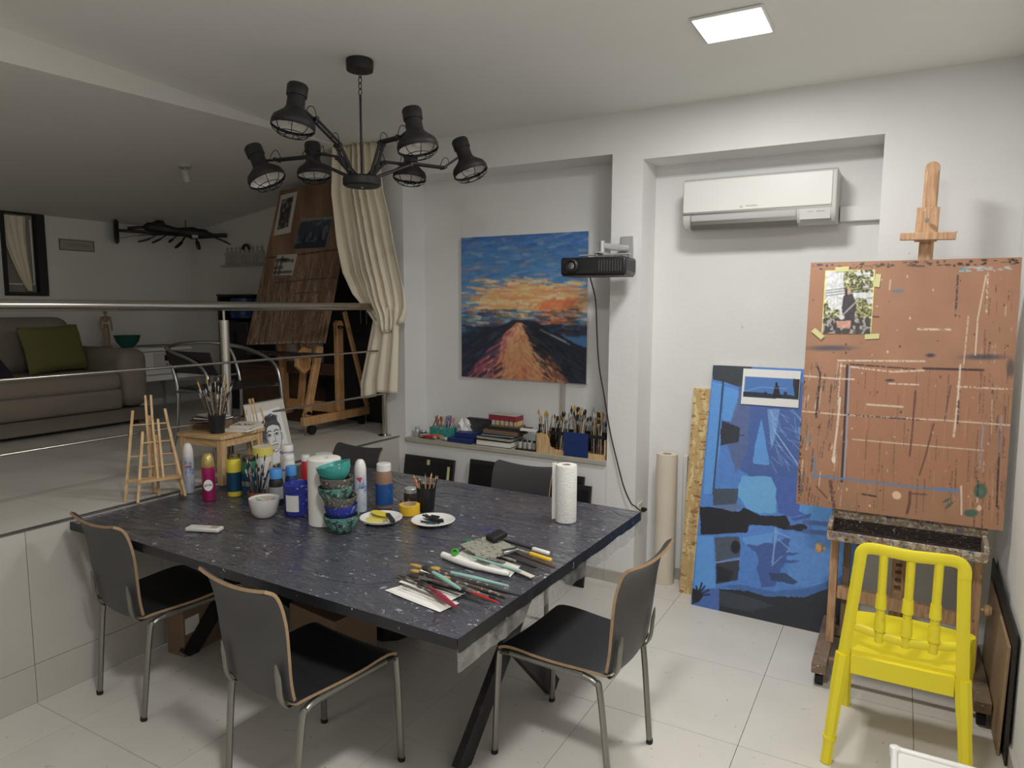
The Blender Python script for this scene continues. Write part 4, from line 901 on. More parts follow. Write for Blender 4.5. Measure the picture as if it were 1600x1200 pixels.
text('isal', .020, M['ink'], t, (0.004, -.0282, .120), (R(90), 0, 0)); MB().prism([(-.014, .014), (.012, .017), (.004, -.012)], 0, .0008, T4((-.004, -.0280, .150), 0, R(90))).build('red_mark', M['redink'], t)

# mini easels
def mini(label, x, y, rz, h, w, rear=.10):
    t = thing('table_easel', label, 'easel', (x, y, .7665), rz, None)
    for s_ in (-1, 1):
        MB().bar((s_*w*.5, -.012, .0), (s_*w*.28, .05, h*.86), .012, .012, (0, 1, 0)).build('leg', M['wood'], t)
        MB().bar((s_*.012, -.004, .10), (s_*.012, .062, h), .010, .010, (0, 1, 0)).build('mast', M['wood'], t)
    MB().bar((0, rear, .0), (0, .058, h*.80), .012, .012, (0, 1, 0)).build('rear_leg', M['wood'], t)
    MB().bar((-w*.44, -.010, .10), (w*.44, -.010, .10), .022, .012).build('canvas_rest', M['woodx'], t)
    MB().bar((-w*.33, .040, h*.72), (w*.33, .040, h*.72), .006, .006).build('cross_bar', M['woodx'], t)
    MB().bar((-w*.38, .020, h*.42), (w*.38, .020, h*.42), .006, .006).build('cross_bar', M['woodx'], t)
    return t
mini('tall pine tabletop easel at the table left end in front of the railing', -3.155, 2.03, R(60), .50, .25, .09)
mini('shorter pine tabletop easel nested in front of the taller one', -3.105, 2.035, R(66), .385, .21, .075)
mini('small pine tabletop easel holding up the portrait sketchpad', -3.17, 2.70, R(97), .41, .2, .045)

# wooden step stool with books and brush cup
st = thing('wooden_stool', 'small pine stool standing over the table end with brushes on top', 'stool', (-3.215, 2.478, .7665), R(5.7))
MB().box(-.158, .158, -.158, .158, .243, .263).build('seat', M['woodx'], st, bevel=.003)
for sx in (-1, 1):
    MB().box(sx*.130-.012, sx*.130+.012, -.12, .12, .20, .243).build('apron', M['woodx'], st)
    MB().box(-.125, .125, sx*.130-.01, sx*.130+.01, .20, .243).build('apron', M['woodx'], st)
    for sy in (-1, 1): MB().box(sx*.130-.018, sx*.130+.018, sy*.130-.018, sy*.130+.018, .0, .243).build('leg', M['wood'], st, bevel=.002)
ZS = .7665+.2635
def slab(name, label, cat, x, y, z, wx, wy, h, rz, m, page=None, group=None, kids=None):
    t = thing(name, label, cat, (x, y, z), rz, group)
    if page:
        MB().box(-wx/2, wx/2, -wy/2, wy/2, 0.0003, .003).box(-wx/2, wx/2, -wy/2, wy/2, h-.003, h).box(-wx/2, -wx/2+.003, -wy/2, wy/2, .003, h-.003).build('cover', M[m], t)
        MB().box(-wx/2+.003, wx/2-.004, -wy/2+.004, wy/2-.004, .003, h-.003).build('pages', M[page], t)
    else: MB().box(-wx/2, wx/2, -wy/2, wy/2, 0.0003, h).build('body', M[m], t, bevel=.0015)
    return t
t = slab('wooden_box', 'small stained wooden box at the left of the stool top', 'box', -3.29, 2.475, ZS, .15, .15, .05, R(5), 'card')
MB().box(-.06, .06, -.0762, -.0752, .008, .042).build('inset_panel', M['dwood'], t); MB().box(-.079, .079, -.079, .079, .0505, .0535).build('lid', M['dwood'], t)
slab('sketchbook', 'grey sketchbook lying on the wooden box', 'book', -3.29, 2.485, ZS+.054, .17, .13, .014, R(10), 'dkg', 'paper')
slab('paper_stack', 'stack of loose white papers on top of the grey sketchbook', 'paper', -3.285, 2.485, ZS+.0685, .15, .11, .010, R(-8), 'bwhite')
slab('sketchbook', 'open white booklet with black ink marks at the right of the stool top', 'book', -3.12, 2.555, ZS, .13, .18, .018, R(20), 'paper', 'paper')
slab('sketchbook', 'thin cream sketchbook on top of the white booklet on the stool', 'book', -3.12, 2.56, ZS+.0185, .12, .16, .012, R(32), 'cream', 'paper')
lt = MB()
for i, (a, b) in enumerate((((-.045, -.03), (-.03, .01)), ((-.03, .01), (-.012, -.028)), ((-.036, -.012), (-.02, -.012)), ((.0, .012), (.012, -.028)), ((.012, -.028), (.022, 0)), ((.022, 0), (.034, -.028)), ((.034, -.028), (.05, .014)))): lt.bar((a[0], a[1], .0005), (b[0], b[1], .0005), .005, .0008)
o = lt.build('ink_lettering', M['ink'], bpy.data.objects['sketchbook.002']); o.location = (0, -.02, .0125)

def brush(x, y, z, dx, dy, L_, r=.003, hm='dirt', bm='brist', wd=1., fr='silver'):
    a = Vector((x, y, z)); d = Vector((dx, dy, 1)).normalized()
    mb = MB(); mb.tube([a, a+d*L_*.55, a+d*L_*.78], [r*.6, r, r*.8], 6); mb.mi = 1; mb.tube([a+d*L_*.78, a+d*L_*.88], r*.95, 6); mb.mi = 2
    mb.tube([a+d*L_*.88, a+d*L_*.94, a+d*L_], [r*1.05*wd, r*1.5*wd, r*.6*wd], 6, flat=.6)
    return mb.build('paint_brush', [M[hm], M[fr], M[bm]])
HM = ['dirt', 'black', 'dirt', 'bristw', 'ply', 'dirt', 'teallbl', 'black']; BM = ['brist', 'brist', 'bristy', 'bristw', 'brist']
HN = {'dirt': 'paint-stained', 'black': 'black-handled', 'bristw': 'pale-handled', 'ply': 'wooden-handled', 'teallbl': 'petrol blue-handled'}
def cupful(cx, cy, z0, n, rad, spread, L0, L1, label, group, seed, wd=1.):
    rg = random.Random(seed)
    for i in range(n):
        a = 2*PI*i/n+rg.random()*.5; q = rad*math.sqrt(rg.random()); tx, ty = spread*math.cos(a)*rg.uniform(.3, 1), spread*math.sin(a)*rg.uniform(.3, 1)
        hm = HM[rg.randrange(8)]; o = brush(cx+q*math.cos(a)*.5, cy+q*math.sin(a)*.5, z0, tx, ty, rg.uniform(L0, L1), rg.uniform(.0022, .004), hm, BM[rg.randrange(5)], wd*rg.uniform(.8, 1.6))
        tag(o, label.replace('paint brush', HN[hm]+' paint brush'), 'brush', group)
def cup(name, label, cat, x, y, z, r0, r1, h, m, rz=0):
    return solo(name, MB().lathe([(0, .0005), (r0, .0005), (r1, h), (r1-.002, h), (r0-.002, .004), (0, .004)], 24), M[m], label, cat, (x, y, z))
cup('brush_cup', 'black cup full of long brushes on top of the wooden stool', 'cup', -3.155, 2.405, ZS, .036, .046, .10, 'blackp')
cupful(-3.155, 2.405, ZS+.005, 30, .026, .36, .20, .31, 'long paint brush standing in the black cup on the wooden stool', 'brushes in the cup on the stool', 5)
# portrait sketchpad leaning on the mini easel
C = [(372, 645), (415, 630), (459, 717), (400, 735)]
A = Art(150, 190, [(0, 0), (100, 0), (100, 130), (0, 130)], (206, 200, 190))
A.poly([(14, 22), (86, 16), (92, 126), (6, 128)], (236, 234, 230))
rs2 = np.random.RandomState(8)
ik = (46, 44, 48); gr = (150, 148, 150)
A.ell(56, 74, 22, 30, (226, 224, 222), 1, .1, -.15)
A.poly([(34, 82), (31, 60), (38, 43), (53, 34), (70, 37), (79, 50), (80, 66), (73, 53), (59, 49), (46, 54), (40, 66), (39, 86)], ik, .8, 2, 3)
A.poly([(36, 84), (40, 66), (46, 60), (44, 84), (50, 102), (40, 96)], gr, .45, 2, 5)
for i in range(230):     # swept-up hair over the brow and down the left side
    t = rs2.rand(); an = 2.75+2.6*t; rd = rs2.uniform(.98, 1.32); x, y = 55+21*math.cos(an)*rd, 66+28*math.sin(an)*rd
    A.line([(x, y), (x+rs2.uniform(1, 7)*(1 if t > .4 else -.3), y+rs2.uniform(-5, 3)+(5 if t < .4 else 0))], rs2.uniform(.7, 1.6), [ik, (90, 88, 92), (40, 38, 42)][rs2.randint(3)], .75)
for i in range(60): x, y = rs2.normal(37, 3.5), rs2.uniform(62, 100); A.line([(x, y), (x+rs2.uniform(-3, 2), y+rs2.uniform(3, 9))], 1, (100, 98, 102), .5)
for ex, tl in ((47, .5), (66, -.3)):
    A.line([(ex-6, 64+tl), (ex, 61), (ex+6, 63-tl)], 1.8, ik); A.line([(ex-5, 70), (ex, 67.5), (ex+5, 70)], 1.3, ik); A.ell(ex, 70.2, 2.4, 2.2, ik, 1, .3); A.line([(ex-4, 73), (ex+4, 73)], .7, gr)
A.line([(59, 68), (60.5, 80), (57, 84)], .9, (120, 118, 120)); A.ell(54.5, 84.5, 1.6, 1, ik); A.ell(60.5, 84.2, 1.6, 1, ik)
A.line([(49, 92), (54, 90.5), (57, 91.5), (60, 90.5), (65, 92)], 1.3, (70, 60, 64)); A.line([(51, 94.5), (57, 96), (63, 94.5)], 1, gr); A.line([(52, 99), (61, 99)], .8, gr)
A.line([(76, 62), (77, 76), (74, 90), (66, 102), (57, 106), (47, 102), (39, 92)], 1.1, (84, 82, 86)); A.line([(42, 100), (41, 116)], 1, gr); A.line([(68, 102), (71, 116), (84, 122)], 1, gr); A.line([(77, 72), (80, 70), (79, 82), (76, 84)], .9, (90, 88, 92))
sk = thing('sketchpad', 'spiral sketchpad with a black ink portrait leaning on a small easel behind the stool', 'sketchpad', (-3.135, 2.635, .782), R(98))
pg = A.build('portrait_page', .33, .375, .006, M['print'], M['card'], sk, k=1.15); pg.rotation_euler = (R(-12), 0, 0)
wr = MB()
for k in range(26): wr.tube([(.012+.0122*k, -.003+.006*math.cos(a), .375+.006*math.sin(a)) for a in [2*PI*q/8 for q in range(8)]], .0009, 4, closed=True)
o = wr.build('spiral_wire', M['dsteel'], sk); o.rotation_euler = (R(-12), 0, 0)

# paint pots and bottles
jar('paint_bottle', 'yellow acrylic paint bottle with a navy label in front of the stool', 'paint bottle', -2.885, 2.285, .036, .212, 'ypaint', 'glass', .022, [('teallbl', .12, .58)])
jar('paint_bottle', 'dark green acrylic paint bottle with a navy label beside the yellow one', 'paint bottle', -2.795, 2.305, .038, .205, 'greenp', 'glass', .02, [('teallbl', .06, .62), ('paper', .30, .42)])
t = jar('paint_jar', 'tall white paint jar with a broad yellow lid behind the terracotta pot', 'paint jar', -2.80, 2.395, .047, .238, 'ceramic', None, 0, None, neck=1)
MB().lathe([(.0475, .195), (.050, .195), (.050, .238), (.044, .240), (.044, .232), (0, .232)], 28).build('lid', M['paley'], t)
jar('paint_bottle', 'white paint bottle with a pale cap right of the yellow lidded jar', 'paint bottle', -2.745, 2.505, .036, .235, 'white', 'white', .03, [('lilac', .82, .86)])
jar('soap_bottle', 'white bottle with a lilac cap seen under the stool', 'bottle', -3.08, 2.60, .040, .12, 'white', 'lilac', .03)
jar('soap_bottle', 'purple plastic bottle standing between the stool legs', 'bottle', -3.16, 2.44, .032, .14, 'lilac', 'lilac', .02)
jar('paint_bottle', 'black paint bottle with a silver label behind the blue tub', 'paint bottle', -2.575, 2.275, .034, .175, 'black', 'lblue', .045, [('silver', .18, .52)])
jar('paint_bottle', 'dark blue paint bottle with a light blue cap behind the blue tub', 'paint bottle', -2.575, 2.37, .030, .17, 'navy', 'lblue', .045)
jar('paint_bottle', 'red paint bottle with a white cap leaning among the tubes', 'paint bottle', -2.60, 2.49, .024, .20, 'red', 'white', .03)
jar('paint_bottle', 'tall white bottle with a purple cap band behind the black bottle', 'paint bottle', -2.655, 2.43, .032, .21, 'white', 'white', .028, [('lilac', .6, .66)])
t = solo('blue_tub', MB().lathe([(0, .0005), (.058, .0005), (.064, .01), (.066, .135), (.068, .14), (.062, .143), (.060, .12), (0, .12)], 28), M['bluecrust'], 'large blue paint tub with a white label left of the paper roll', 'tub', (-2.375, 2.225, ZT))
o = MB(); v_ = []
for k in range(9): a = -1.35+.95*k/8; v_ += [(.0672*math.cos(a-.35), .0672*math.sin(a-.35), .025), (.0672*math.cos(a-.35), .0672*math.sin(a-.35), .10)]
o.add(v_, [(2*k, 2*k+2, 2*k+3, 2*k+1) for k in range(8)]); o.build('label', M['ceramic'], t)
rg = random.Random(11)
for i in range(11):     # crumpled tubes heaped behind
    a = rg.uniform(0, 2*PI); x, y = -2.44+rg.uniform(-.07, .10), 2.40+rg.uniform(-.07, .07); z = ZT+.012+.017*(i//2)
    mb = MB(); d = Vector((math.cos(a), math.sin(a), rg.uniform(0, .5))).normalized(); p = Vector((x, y, z))
    mb.tube([p, p+d*.05, p+d*.075], [.014, .011, .004], 8, flat=.7); mb.mi = 1; mb.tube([p-d*.012, p], .008, 8)
    tag(mb.build('paint_tube', [M[['white', 'black', 'bgreen', 'white', 'silver', 'black'][i % 6]], M[['black', 'white', 'greenp'][i % 3]]]), 'small squeezed paint tube in the heap behind the blue tub', 'paint tube', 'paint tubes heaped behind the blue tub')
# terracotta pot with brushes, white bowl
cup('brush_pot', 'short terracotta pot packed with dirty brushes behind the white bowl', 'pot', -2.665, 2.235, ZT, .040, .044, .062, 'terra')
cupful(-2.665, 2.235, ZT+.005, 22, .026, .36, .12, .24, 'dirty paint brush standing in the terracotta pot', 'brushes in the terracotta pot', 9)
wbw = thing('white_bowl', 'white bowl holding crusted mixed paint at the near edge of the jars', 'bowl', (-2.475, 2.115, ZT))
MB().lathe([(0, .001), (.038, .001), (.055, .02), (.066, .07), (.067, .086), (.063, .086), (.052, .03), (.035, .012), (0, .012)], 32).build('bowl_body', M['ceramic'], wbw)
MB().lathe([(0, .066), (.03, .073), (.05, .07), (.0615, .078)], 24).build('dried_paint', M['paste'], wbw)
# big white roll
t = thing('large_paper_roll', 'wide white paper roll standing behind the stack of bowls', 'paper roll', (-2.17, 2.185, ZT))
MB().lathe([(.02, .001), (.072, .001), (.072, .288), (.068, .291), (.02, .291), (.02, .001)], 36).build('rolled_paper', M['paper'], t)
# stacked bowls
BW = [(0, 'tealcrust', .074, .075, 0, 0, 'teal paint-dripped bowl at the bottom of the leaning stack'), (.052, 'bluecrust', .069, .066, 3, .004, 'cobalt blue bowl second from the bottom of the stack'), (.085, 'greycrust', .072, .075, -4, -.008, 'grey crusted bowl in the middle of the stack'), (.128, 'tealcrust', .073, .070, 3, -.018, 'teal and grey crusted bowl above the middle of the stack'), (.168, 'greycrust', .070, .07, -2, -.018, 'brownish grey crusted bowl just under the top of the stack'), (.218, 'teal', .072, .075, 13, -.012, 'clean turquoise bowl tilted on top of the stack')]
for dz, m_, r, h, ti, off, lb in BW:
    o = MB().lathe([(0, .0), (r*.45, .0), (r*.72, h*.22), (r*.93, h*.62), (r, h), (r*.95, h), (r*.86, h*.62), (r*.6, h*.24), (0, h*.15)], 32).build('bowl', M[m_])
    tag(o, lb, 'bowl', 'bowls stacked on the work table'); o.location = (-2.02+off*.9, 2.125+off*.5, ZT+.001+dz); o.rotation_euler = (R(ti*.4), R(-ti), 0)
# more bottles
t = jar('paint_bottle', 'brown paint bottle with a white cap and blue label behind the yellow tape', 'paint bottle', -2.10, 2.50, .040, .212, 'brownp', 'white', .034, [('blue', .08, .56)], neck=.8)
jar('glass_jar', 'small glass jar with a grey lid behind the yellow tape roll', 'jar', -2.02, 2.60, .033, .082, 'darksplat', 'silver', .022, neck=.92)
jar('white_jar', 'open white jar at the far left edge of the table behind the paper roll', 'jar', -2.66, 2.68, .045, .165, 'white', None, 0, None, neck=1)
def ring(name, label, x, y, r, ri, h, m, inner): 
    t = thing(name, label, 'tape', (x, y, ZT))
    MB().lathe([(ri+.003, .0005), (r, .0005), (r, h), (ri+.003, h), (ri+.003, .0005)], 32).build('tape_winding', M[m], t)
    MB().lathe([(ri, .0005), (ri+.0028, .0005), (ri+.0028, h+.0005), (ri, h+.0005), (ri, .0005)], 32).build('cardboard_core', M[inner], t); return t
ring('tape_roll', 'yellow roll of masking tape lying behind the plates', -1.93, 2.475, .047, .030, .045, 'ytape', 'kraft')
cup('pencil_cup', 'black tapered cup of pencils behind the charcoal plate', 'cup', -1.900, 2.562, ZT, .036, .047, .112, 'blackp')
rg = random.Random(3)
for i in range(11):
    a = 2*PI*i/11; tx, ty = .28*math.cos(a), .28*math.sin(a); p = Vector((-1.900+.012*math.cos(a), 2.562+.012*math.sin(a), ZT+.006)); d = Vector((tx, ty, 1)).normalized(); L_ = rg.uniform(.13, .165)
    mb = MB(); mb.tube([p, p+d*L_], .0036, 6); mb.mi = 1; mb.tube([p+d*L_, p+d*(L_+.014)], [.0036, .0008], 6)
    tag(mb.build('pencil', [M[['ply', 'black', 'ply', 'orange'][i % 4]], M['wood' if i % 4 else 'ink']]), ['plain wooden', 'black', 'plain wooden', 'orange'][i % 4]+' pencil standing in the black cup on the table', 'pencil', 'pencils in the black cup')
# plates
def plate(label, x, y, z, r): return solo('plate', MB().lathe([(0, .001), (r*.6, .001), (r*.72, .004), (r*.98, .016), (r, .017), (r*.97, .019), (r*.7, .007), (r*.6, .004), (0, .004)], 40), M['white'], label, 'plate', (x, y, z))
plate('lower white plate under the plate with yellow paint', -1.965, 2.315, ZT, .092)
plate('upper white plate holding a yellow-coated spatula', -1.965, 2.315, ZT+.006, .094)
plate('white plate filled with black charcoal sticks beside the pencil cup', -1.755, 2.415, ZT, .097)
solo('paint_smear', MB().lathe([(0, .0), (.05, .0), (.055, .002), (.04, .004), (0, .005)], 18), M['paley'], 'pool of pale yellow paint on the upper plate', 'paint', (-1.985, 2.30, ZT+.0105))
t = thing('spatula', 'palette spatula with black handle and yellow painted blade on the plate', 'spatula', (-1.94, 2.33, ZT+.034), R(-10))
mb = MB().prism([(-.105, -.008), (-.09, -.022), (-.03, -.026), (.005, -.012), (.005, .012), (-.03, .026), (-.09, .022), (-.105, .008)], -.008, -.003); mb.build('blade', M['ypaint'], t, bevel=.002)
MB().bar((.0, -.0, .0), (.10, -.055, .002), .020, .014).build('handle', M['blackp'], t, bevel=.004)
rg = random.Random(21)
for i in range(20):
    a = rg.uniform(-.5, .7); x, y = -1.755+rg.uniform(-.04, .04), 2.415+rg.uniform(-.03, .03); z = ZT+.010+.006*(i//6); d = Vector((math.cos(a), math.sin(a), 0))*rg.uniform(.015, .032)
    o = MB().bar(Vector((x, y, z))-d, Vector((x, y, z))+d, .007, .007).build('charcoal_stick', M[['ink', 'black', 'ink', 'dsteel', 'dwood', 'teallbl'][i % 6]], None, .001)
    tag(o, ['matt black', 'glossy black', 'matt black', 'grey', 'brown', 'petrol blue'][i % 6]+' short drawing stick lying on the white plate', 'charcoal', 'charcoal sticks on the plate')
# kitchen roll
t = thing('paper_towel_roll', 'white kitchen paper roll standing at the right end of the table', 'paper towel', (-1.262, 2.738, ZT))
MB().lathe([(.019, .001), (.046, .001), (.047, .01), (.047, .252), (.045, .256), (.019, .256), (.019, .001)], 36).build('towel_winding', M['papertowel'], t)
MB().lathe([(.0165, .001), (.0188, .001), (.0188, .2565), (.0165, .2565), (.0165, .001)], 24).build('cardboard_core', M['kraft'], t)
MB().add([(-.047, -.002, .004), (-.054, -.014, .004), (-.060, -.020, .004), (-.047, -.002, .262), (-.054, -.014, .262), (-.060, -.020, .262)], [(0, 1, 4, 3), (1, 2, 5, 4)]).build('loose_sheet', M['papertowel'], t)
# remote
t = thing('remote_control', 'cream air conditioner remote lying at the near left of the table', 'remote', (-2.527, 1.842, ZT+.0005), R(-68+90))
MB().box(-.075, .075, -.024, .024, .001, .018).build('casing', M['socket'], t, bevel=.005)
MB().box(.03, .062, -.016, .016, .018, .0188).build('screen', M['plate'], t)
for i, (x, y) in enumerate(((.008, -.008), (.008, .008), (-.008, -.008), (-.008, .008), (-.025, 0))): MB().box(x-.005, x+.005, y-.004, y+.004, .018, .0192).build('button', M['acg'], t)

# paper with brushes
def sheet(name, label, pts, z, amp=.004, seed=0, m='paper'):
    A_, B_, C_, D_ = [Vector((p[0], p[1], 0)) for p in pts]; v_ = []; n = 12
    for i in range(n+1):
        for j in range(n+1):
            u, v = i/n, j/n; p = (A_*(1-u)+B_*u)*(1-v)+(D_*(1-u)+C_*u)*v
            v_.append((p.x, p.y, z+amp*(.5+.5*math.sin(u*5+seed)*math.cos(v*4+seed))*(abs(u-.5)*2)**1.5))
    return solo(name, MB().add(v_, [(i*(n+1)+j, (i+1)*(n+1)+j, (i+1)*(n+1)+j+1, i*(n+1)+j+1) for i in range(n) for j in range(n)]), M[m], label, 'paper')
sheet('folded_paper', 'lower folded white paper sheet under the row of brushes', [(-1.462, 1.735), (-1.205, 1.690), (-1.188, 1.775), (-1.43, 1.835)], ZT+.0014, .002, 1)
sheet('folded_paper', 'upper curled white paper sheet under the row of brushes', [(-1.455, 1.80), (-1.215, 1.745), (-1.20, 1.86), (-1.452, 1.925)], ZT+.010, .003, 2)
def lbrush(label, a, b, r, hm, bm, fr='dsteel', wd=1., grp=None):
    a, b = Vector(a), Vector(b); d = b-a; t = thing('paint_brush', label, 'brush', a, 0, grp)
    MB().tube([(0, 0, 0), d*.4, d*.72], [r*.5, r, r*.75], 8).build('handle', M[hm], t)
    MB().tube([d*.72, d*.86], r*.9, 8).build('ferrule', M[fr], t)
    MB().tube([d*.86, d*.93, d], [r*wd, r*1.25*wd, r*.4*wd], 8, flat=.6).build('bristles', M[bm], t)
zb = ZT+.020
LB = [('mint green handled brush at the far side of the brush row', (-1.075, 1.893), (-1.39, 1.893), .0075, 'mint', 'bristy'),
      ('mint green handled brush in the middle of the brush row', (-1.185, 1.775), (-1.40, 1.868), .0085, 'mint', 'brist'),
      ('red tipped brush nearest the table corner', (-1.035, 1.765), (-1.20, 1.800), .0042, 'red', 'brist'),
      ('brush with a thick pink and red smeared handle', (-1.155, 1.705), (-1.375, 1.815), .0115, 'pinkred', 'brist'),
      ('thin black brush on the near white sheet', (-1.22, 1.745), (-1.43, 1.785), .003, 'black', 'brist'),
      ('very thin grey brush at the near edge of the sheet', (-1.235, 1.728), (-1.44, 1.765), .0025, 'dirt', 'brist'),
      ('long thin dark brush reaching to the left sheet edge', (-1.20, 1.79), (-1.475, 1.822), .003, 'black', 'brist'),
      ('black brush reaching the right table edge', (-1.012, 1.865), (-1.33, 1.865), .0055, 'black', 'bristy'),
      ('dark brush with a golden tip at the far sheet corner', (-1.10, 1.865), (-1.47, 1.885), .005, 'dirt', 'bristy'),
      ('stout black brush with a stained ferrule in the brush row', (-1.09, 1.828), (-1.385, 1.85), .0075, 'black', 'bristy'),
      ('brown handled brush with a wide golden tip', (-1.17, 1.85), (-1.45, 1.862), .006, 'dirt', 'bristy'),
      ('dark purple stained brush lying across the row', (-1.14, 1.80), (-1.41, 1.805), .0065, 'dirt', 'brist'),
      ('thick black brush under the far mint green brush', (-1.06, 1.85), (-1.36, 1.876), .0075, 'black', 'brist'),
      ('slim black brush between the two mint green brushes', (-1.12, 1.835), (-1.42, 1.842), .005, 'black', 'brist'),
      ('paint-caked brush crossing under the red tipped one', (-1.09, 1.79), (-1.36, 1.832), .0075, 'greycrust', 'brist'),
      ('dark brush with a bent tip left in the brush row', (-1.20, 1.815), (-1.45, 1.84), .005, 'black', 'brist'),
      ('dark stained brush at the right end of the brush row', (-1.04, 1.835), (-1.29, 1.862), .0065, 'dirt', 'brist')]
for i, (lb, a, b, r, hm, bm) in enumerate(LB): lbrush(lb, (*a, zb+.010*(i % 3)+(.004 if r > .01 else 0)+(.020 if hm == 'mint' else 0)), (*b, zb+.010*(i % 3)+.002+(.020 if hm == 'mint' else 0)), r, hm, bm, wd=1.5, grp='brushes on the folded paper')
# trowels on paper
t = thing('rolled_sheet', 'white rolled sheet of paper under the notched trowel', 'paper', (0, 0, 0))
MB().tube(smoothp([(-1.470, 2.085, ZT+.012), (-1.36, 2.055, ZT+.013), (-1.24, 2.045, ZT+.012), (-1.16, 2.05, ZT+.010)], 4), [.013]*7+[.010]*5+[.008], 12).build('rolled_edge', M['paper'], t)
MB().add([(-1.455, 2.08, ZT+.002), (-1.155, 2.045, ZT+.002), (-1.17, 2.15, ZT+.0045), (-1.44, 2.20, ZT+.0045)], [(0, 1, 2, 3)]).build('flat_sheet', M['paper'], t)
tw = thing('notched_trowel', 'paint-crusted notched metal trowel lying on the rolled sheet', 'trowel', (-1.335, 2.195, ZT+.032), R(-22))
pts = []
for k in range(9): pts += [(-.085, -.075+k*.0175), (-.092, -.075+k*.0175+.006), (-.085, -.075+k*.0175+.012)]
pts += [(.075, .082)]
for k in range(8, -1, -1): pts += [(.085, -.075+k*.0175+.012), (.092, -.075+k*.0175+.006), (.085, -.075+k*.0175)]
T_ = T4((0, 0, 0), 0, R(3), R(4)); MB().prism(pts[::-1], -.0012, .0012, T_).build('notched_blade', M['trowel'], tw)
MB().bar((-.035, .03, .014), (-.035, .10, .03), .055, .022).build('handle', M['rubber'], tw, bevel=.006)
MB().box(-.055, -.005, .05, .066, .0015, .012).build('handle_bracket', M['dsteel'], tw)
def tool(name, label, cat, a, b, wx, h, m, m2=None, f=.5, z=ZT+.018):
    a, b = Vector((*a, z)), Vector((*b, z)); t = thing(name, label, cat, a); d = b-a
    MB().bar((0, 0, 0), d*f, wx, h).build('handle', M[m], t, bevel=h*.35)
    MB().bar(d*f, d, wx*.8, h*.35).build('blade', M[m2 or 'trowel'], t); return t
tool('palette_knife', 'yellow handled palette knife beside the trowel', 'palette knife', (-1.082, 2.225), (-1.29, 2.275), .017, .014, 'ytape')
tool('palette_knife', 'white handled palette knife behind the yellow one', 'palette knife', (-1.12, 2.285), (-1.37, 2.335), .018, .014, 'white', 'black', .32)
tool('palette_knife', 'reddish brown wooden palette knife pointing to the table edge', 'palette knife', (-1.04, 2.165), (-1.28, 2.235), .011, .009, 'dwood', 'dwood', .8, ZT+.020)
tool('palette_knife', 'black handled palette knife between the tools by the trowel', 'palette knife', (-1.10, 2.135), (-1.28, 2.175), .013, .010, 'black')
tool('wooden_spreader', 'pale wooden spreader at the near side of the tools', 'spreader', (-1.075, 2.065), (-1.27, 2.135), .022, .005, 'bristw', 'bristw', .9, ZT+.011)
tool('wooden_spreader', 'mint stained thin stick beside the pale spreader', 'spreader', (-1.115, 2.05), (-1.36, 2.09), .010, .006, 'mint', 'mint', .9, ZT+.029)
tool('palette_knife', 'grey smeared palette knife lying on the white sheet', 'palette knife', (-1.20, 2.08), (-1.33, 2.10), .022, .006, 'greycrust', None, .6, ZT+.033)
solo('green_stopper', MB().lathe([(0, 0), (.013, 0), (.014, .004), (.013, .016), (.009, .016), (.008, .004), (0, .004)], 20, (0, 0, 0), (.3, -1, .4)), M['bgreen'], 'bright green bottle cap beside the trowel', 'cap', (-1.408, 2.080, ZT+.036))
solo('green_sponge', MB().lathe([(0, 0), (.022, .002), (.026, .012), (.018, .022), (0, .025)], 12), M['greenp'], 'small green stained sponge at the far corner of the trowel', 'sponge', (-1.452, 2.235, ZT+.006))
solo('metal_clip', MB().bar((-.02, -.02, .0), (.025, .02, .008), .028, .012), M['alu'], 'crumpled metal paint tube between trowel and yellow knife', 'paint tube', (-1.235, 2.185, ZT+.037), bevel=.003)

# ================================================================== LEDGE
ZL = ZP+.0006
jar('ink_bottle', 'small grey bottle at the far left end of the ledge', 'bottle', -3.04, 4.00, .022, .07, 'silver', 'bwhite', .018, z=ZL)
jar('ink_bottle', 'small round white-labelled jar beside the grey bottle on the ledge', 'jar', -2.975, 3.985, .026, .055, 'black', 'silver', .014, [('bwhite', .15, .6)], z=ZL)
t = slab('pencil_box', 'teal open box of coloured pencils on the ledge', 'box', -2.86, 4.085, ZL, .18, .12, .075, 0, 'teal')
rg = random.Random(2); PC = ['orange', 'black', 'red', 'teal', 'pink', 'lilac', 'lilac', 'bwhite', 'pink', 'bristw', 'lblue', 'dkg']
for i in range(26):
    x = -2.94+.007*i; o = MB().tube([(x, 4.07+rg.uniform(-.03, .04), ZL+.0765), (x+rg.uniform(-.035, .02), 4.09, ZL+.0765+rg.uniform(.05, .085))], [.0038, .0036], 6).build('coloured_pencil', M[PC[(i*5) % 12] if i > 8 else PC[i % 4]]); pn = {'bwhite': 'off-white', 'bristw': 'beige', 'lblue': 'light blue', 'dkg': 'dark grey'}.get(PC[(i*5) % 12] if i > 8 else PC[i % 4], PC[(i*5) % 12] if i > 8 else PC[i % 4])
    tag(o, pn+' coloured pencil sticking up out of the teal box on the ledge', 'pencil', 'coloured pencils on the ledge')
bgm = MB().lathe([(0, 0), (.045, .0), (.06, .02), (.062, .05), (.05, .08), (.052, .10), (.035, .12), (.02, .135), (0, .13)], 26); bgm.v = [(x*(1+.22*math.sin(z*110+math.atan2(y, x)*5)), y*.8*(1+.2*math.cos(z*70+math.atan2(y, x)*4)), z*(1+.12*math.sin(math.atan2(y, x)*6))) for x, y, z in bgm.v]
solo('plastic_bag', bgm, M['white'], 'crumpled white plastic bag on the ledge right of the pencils', 'bag', (-2.70, 4.10, ZL))
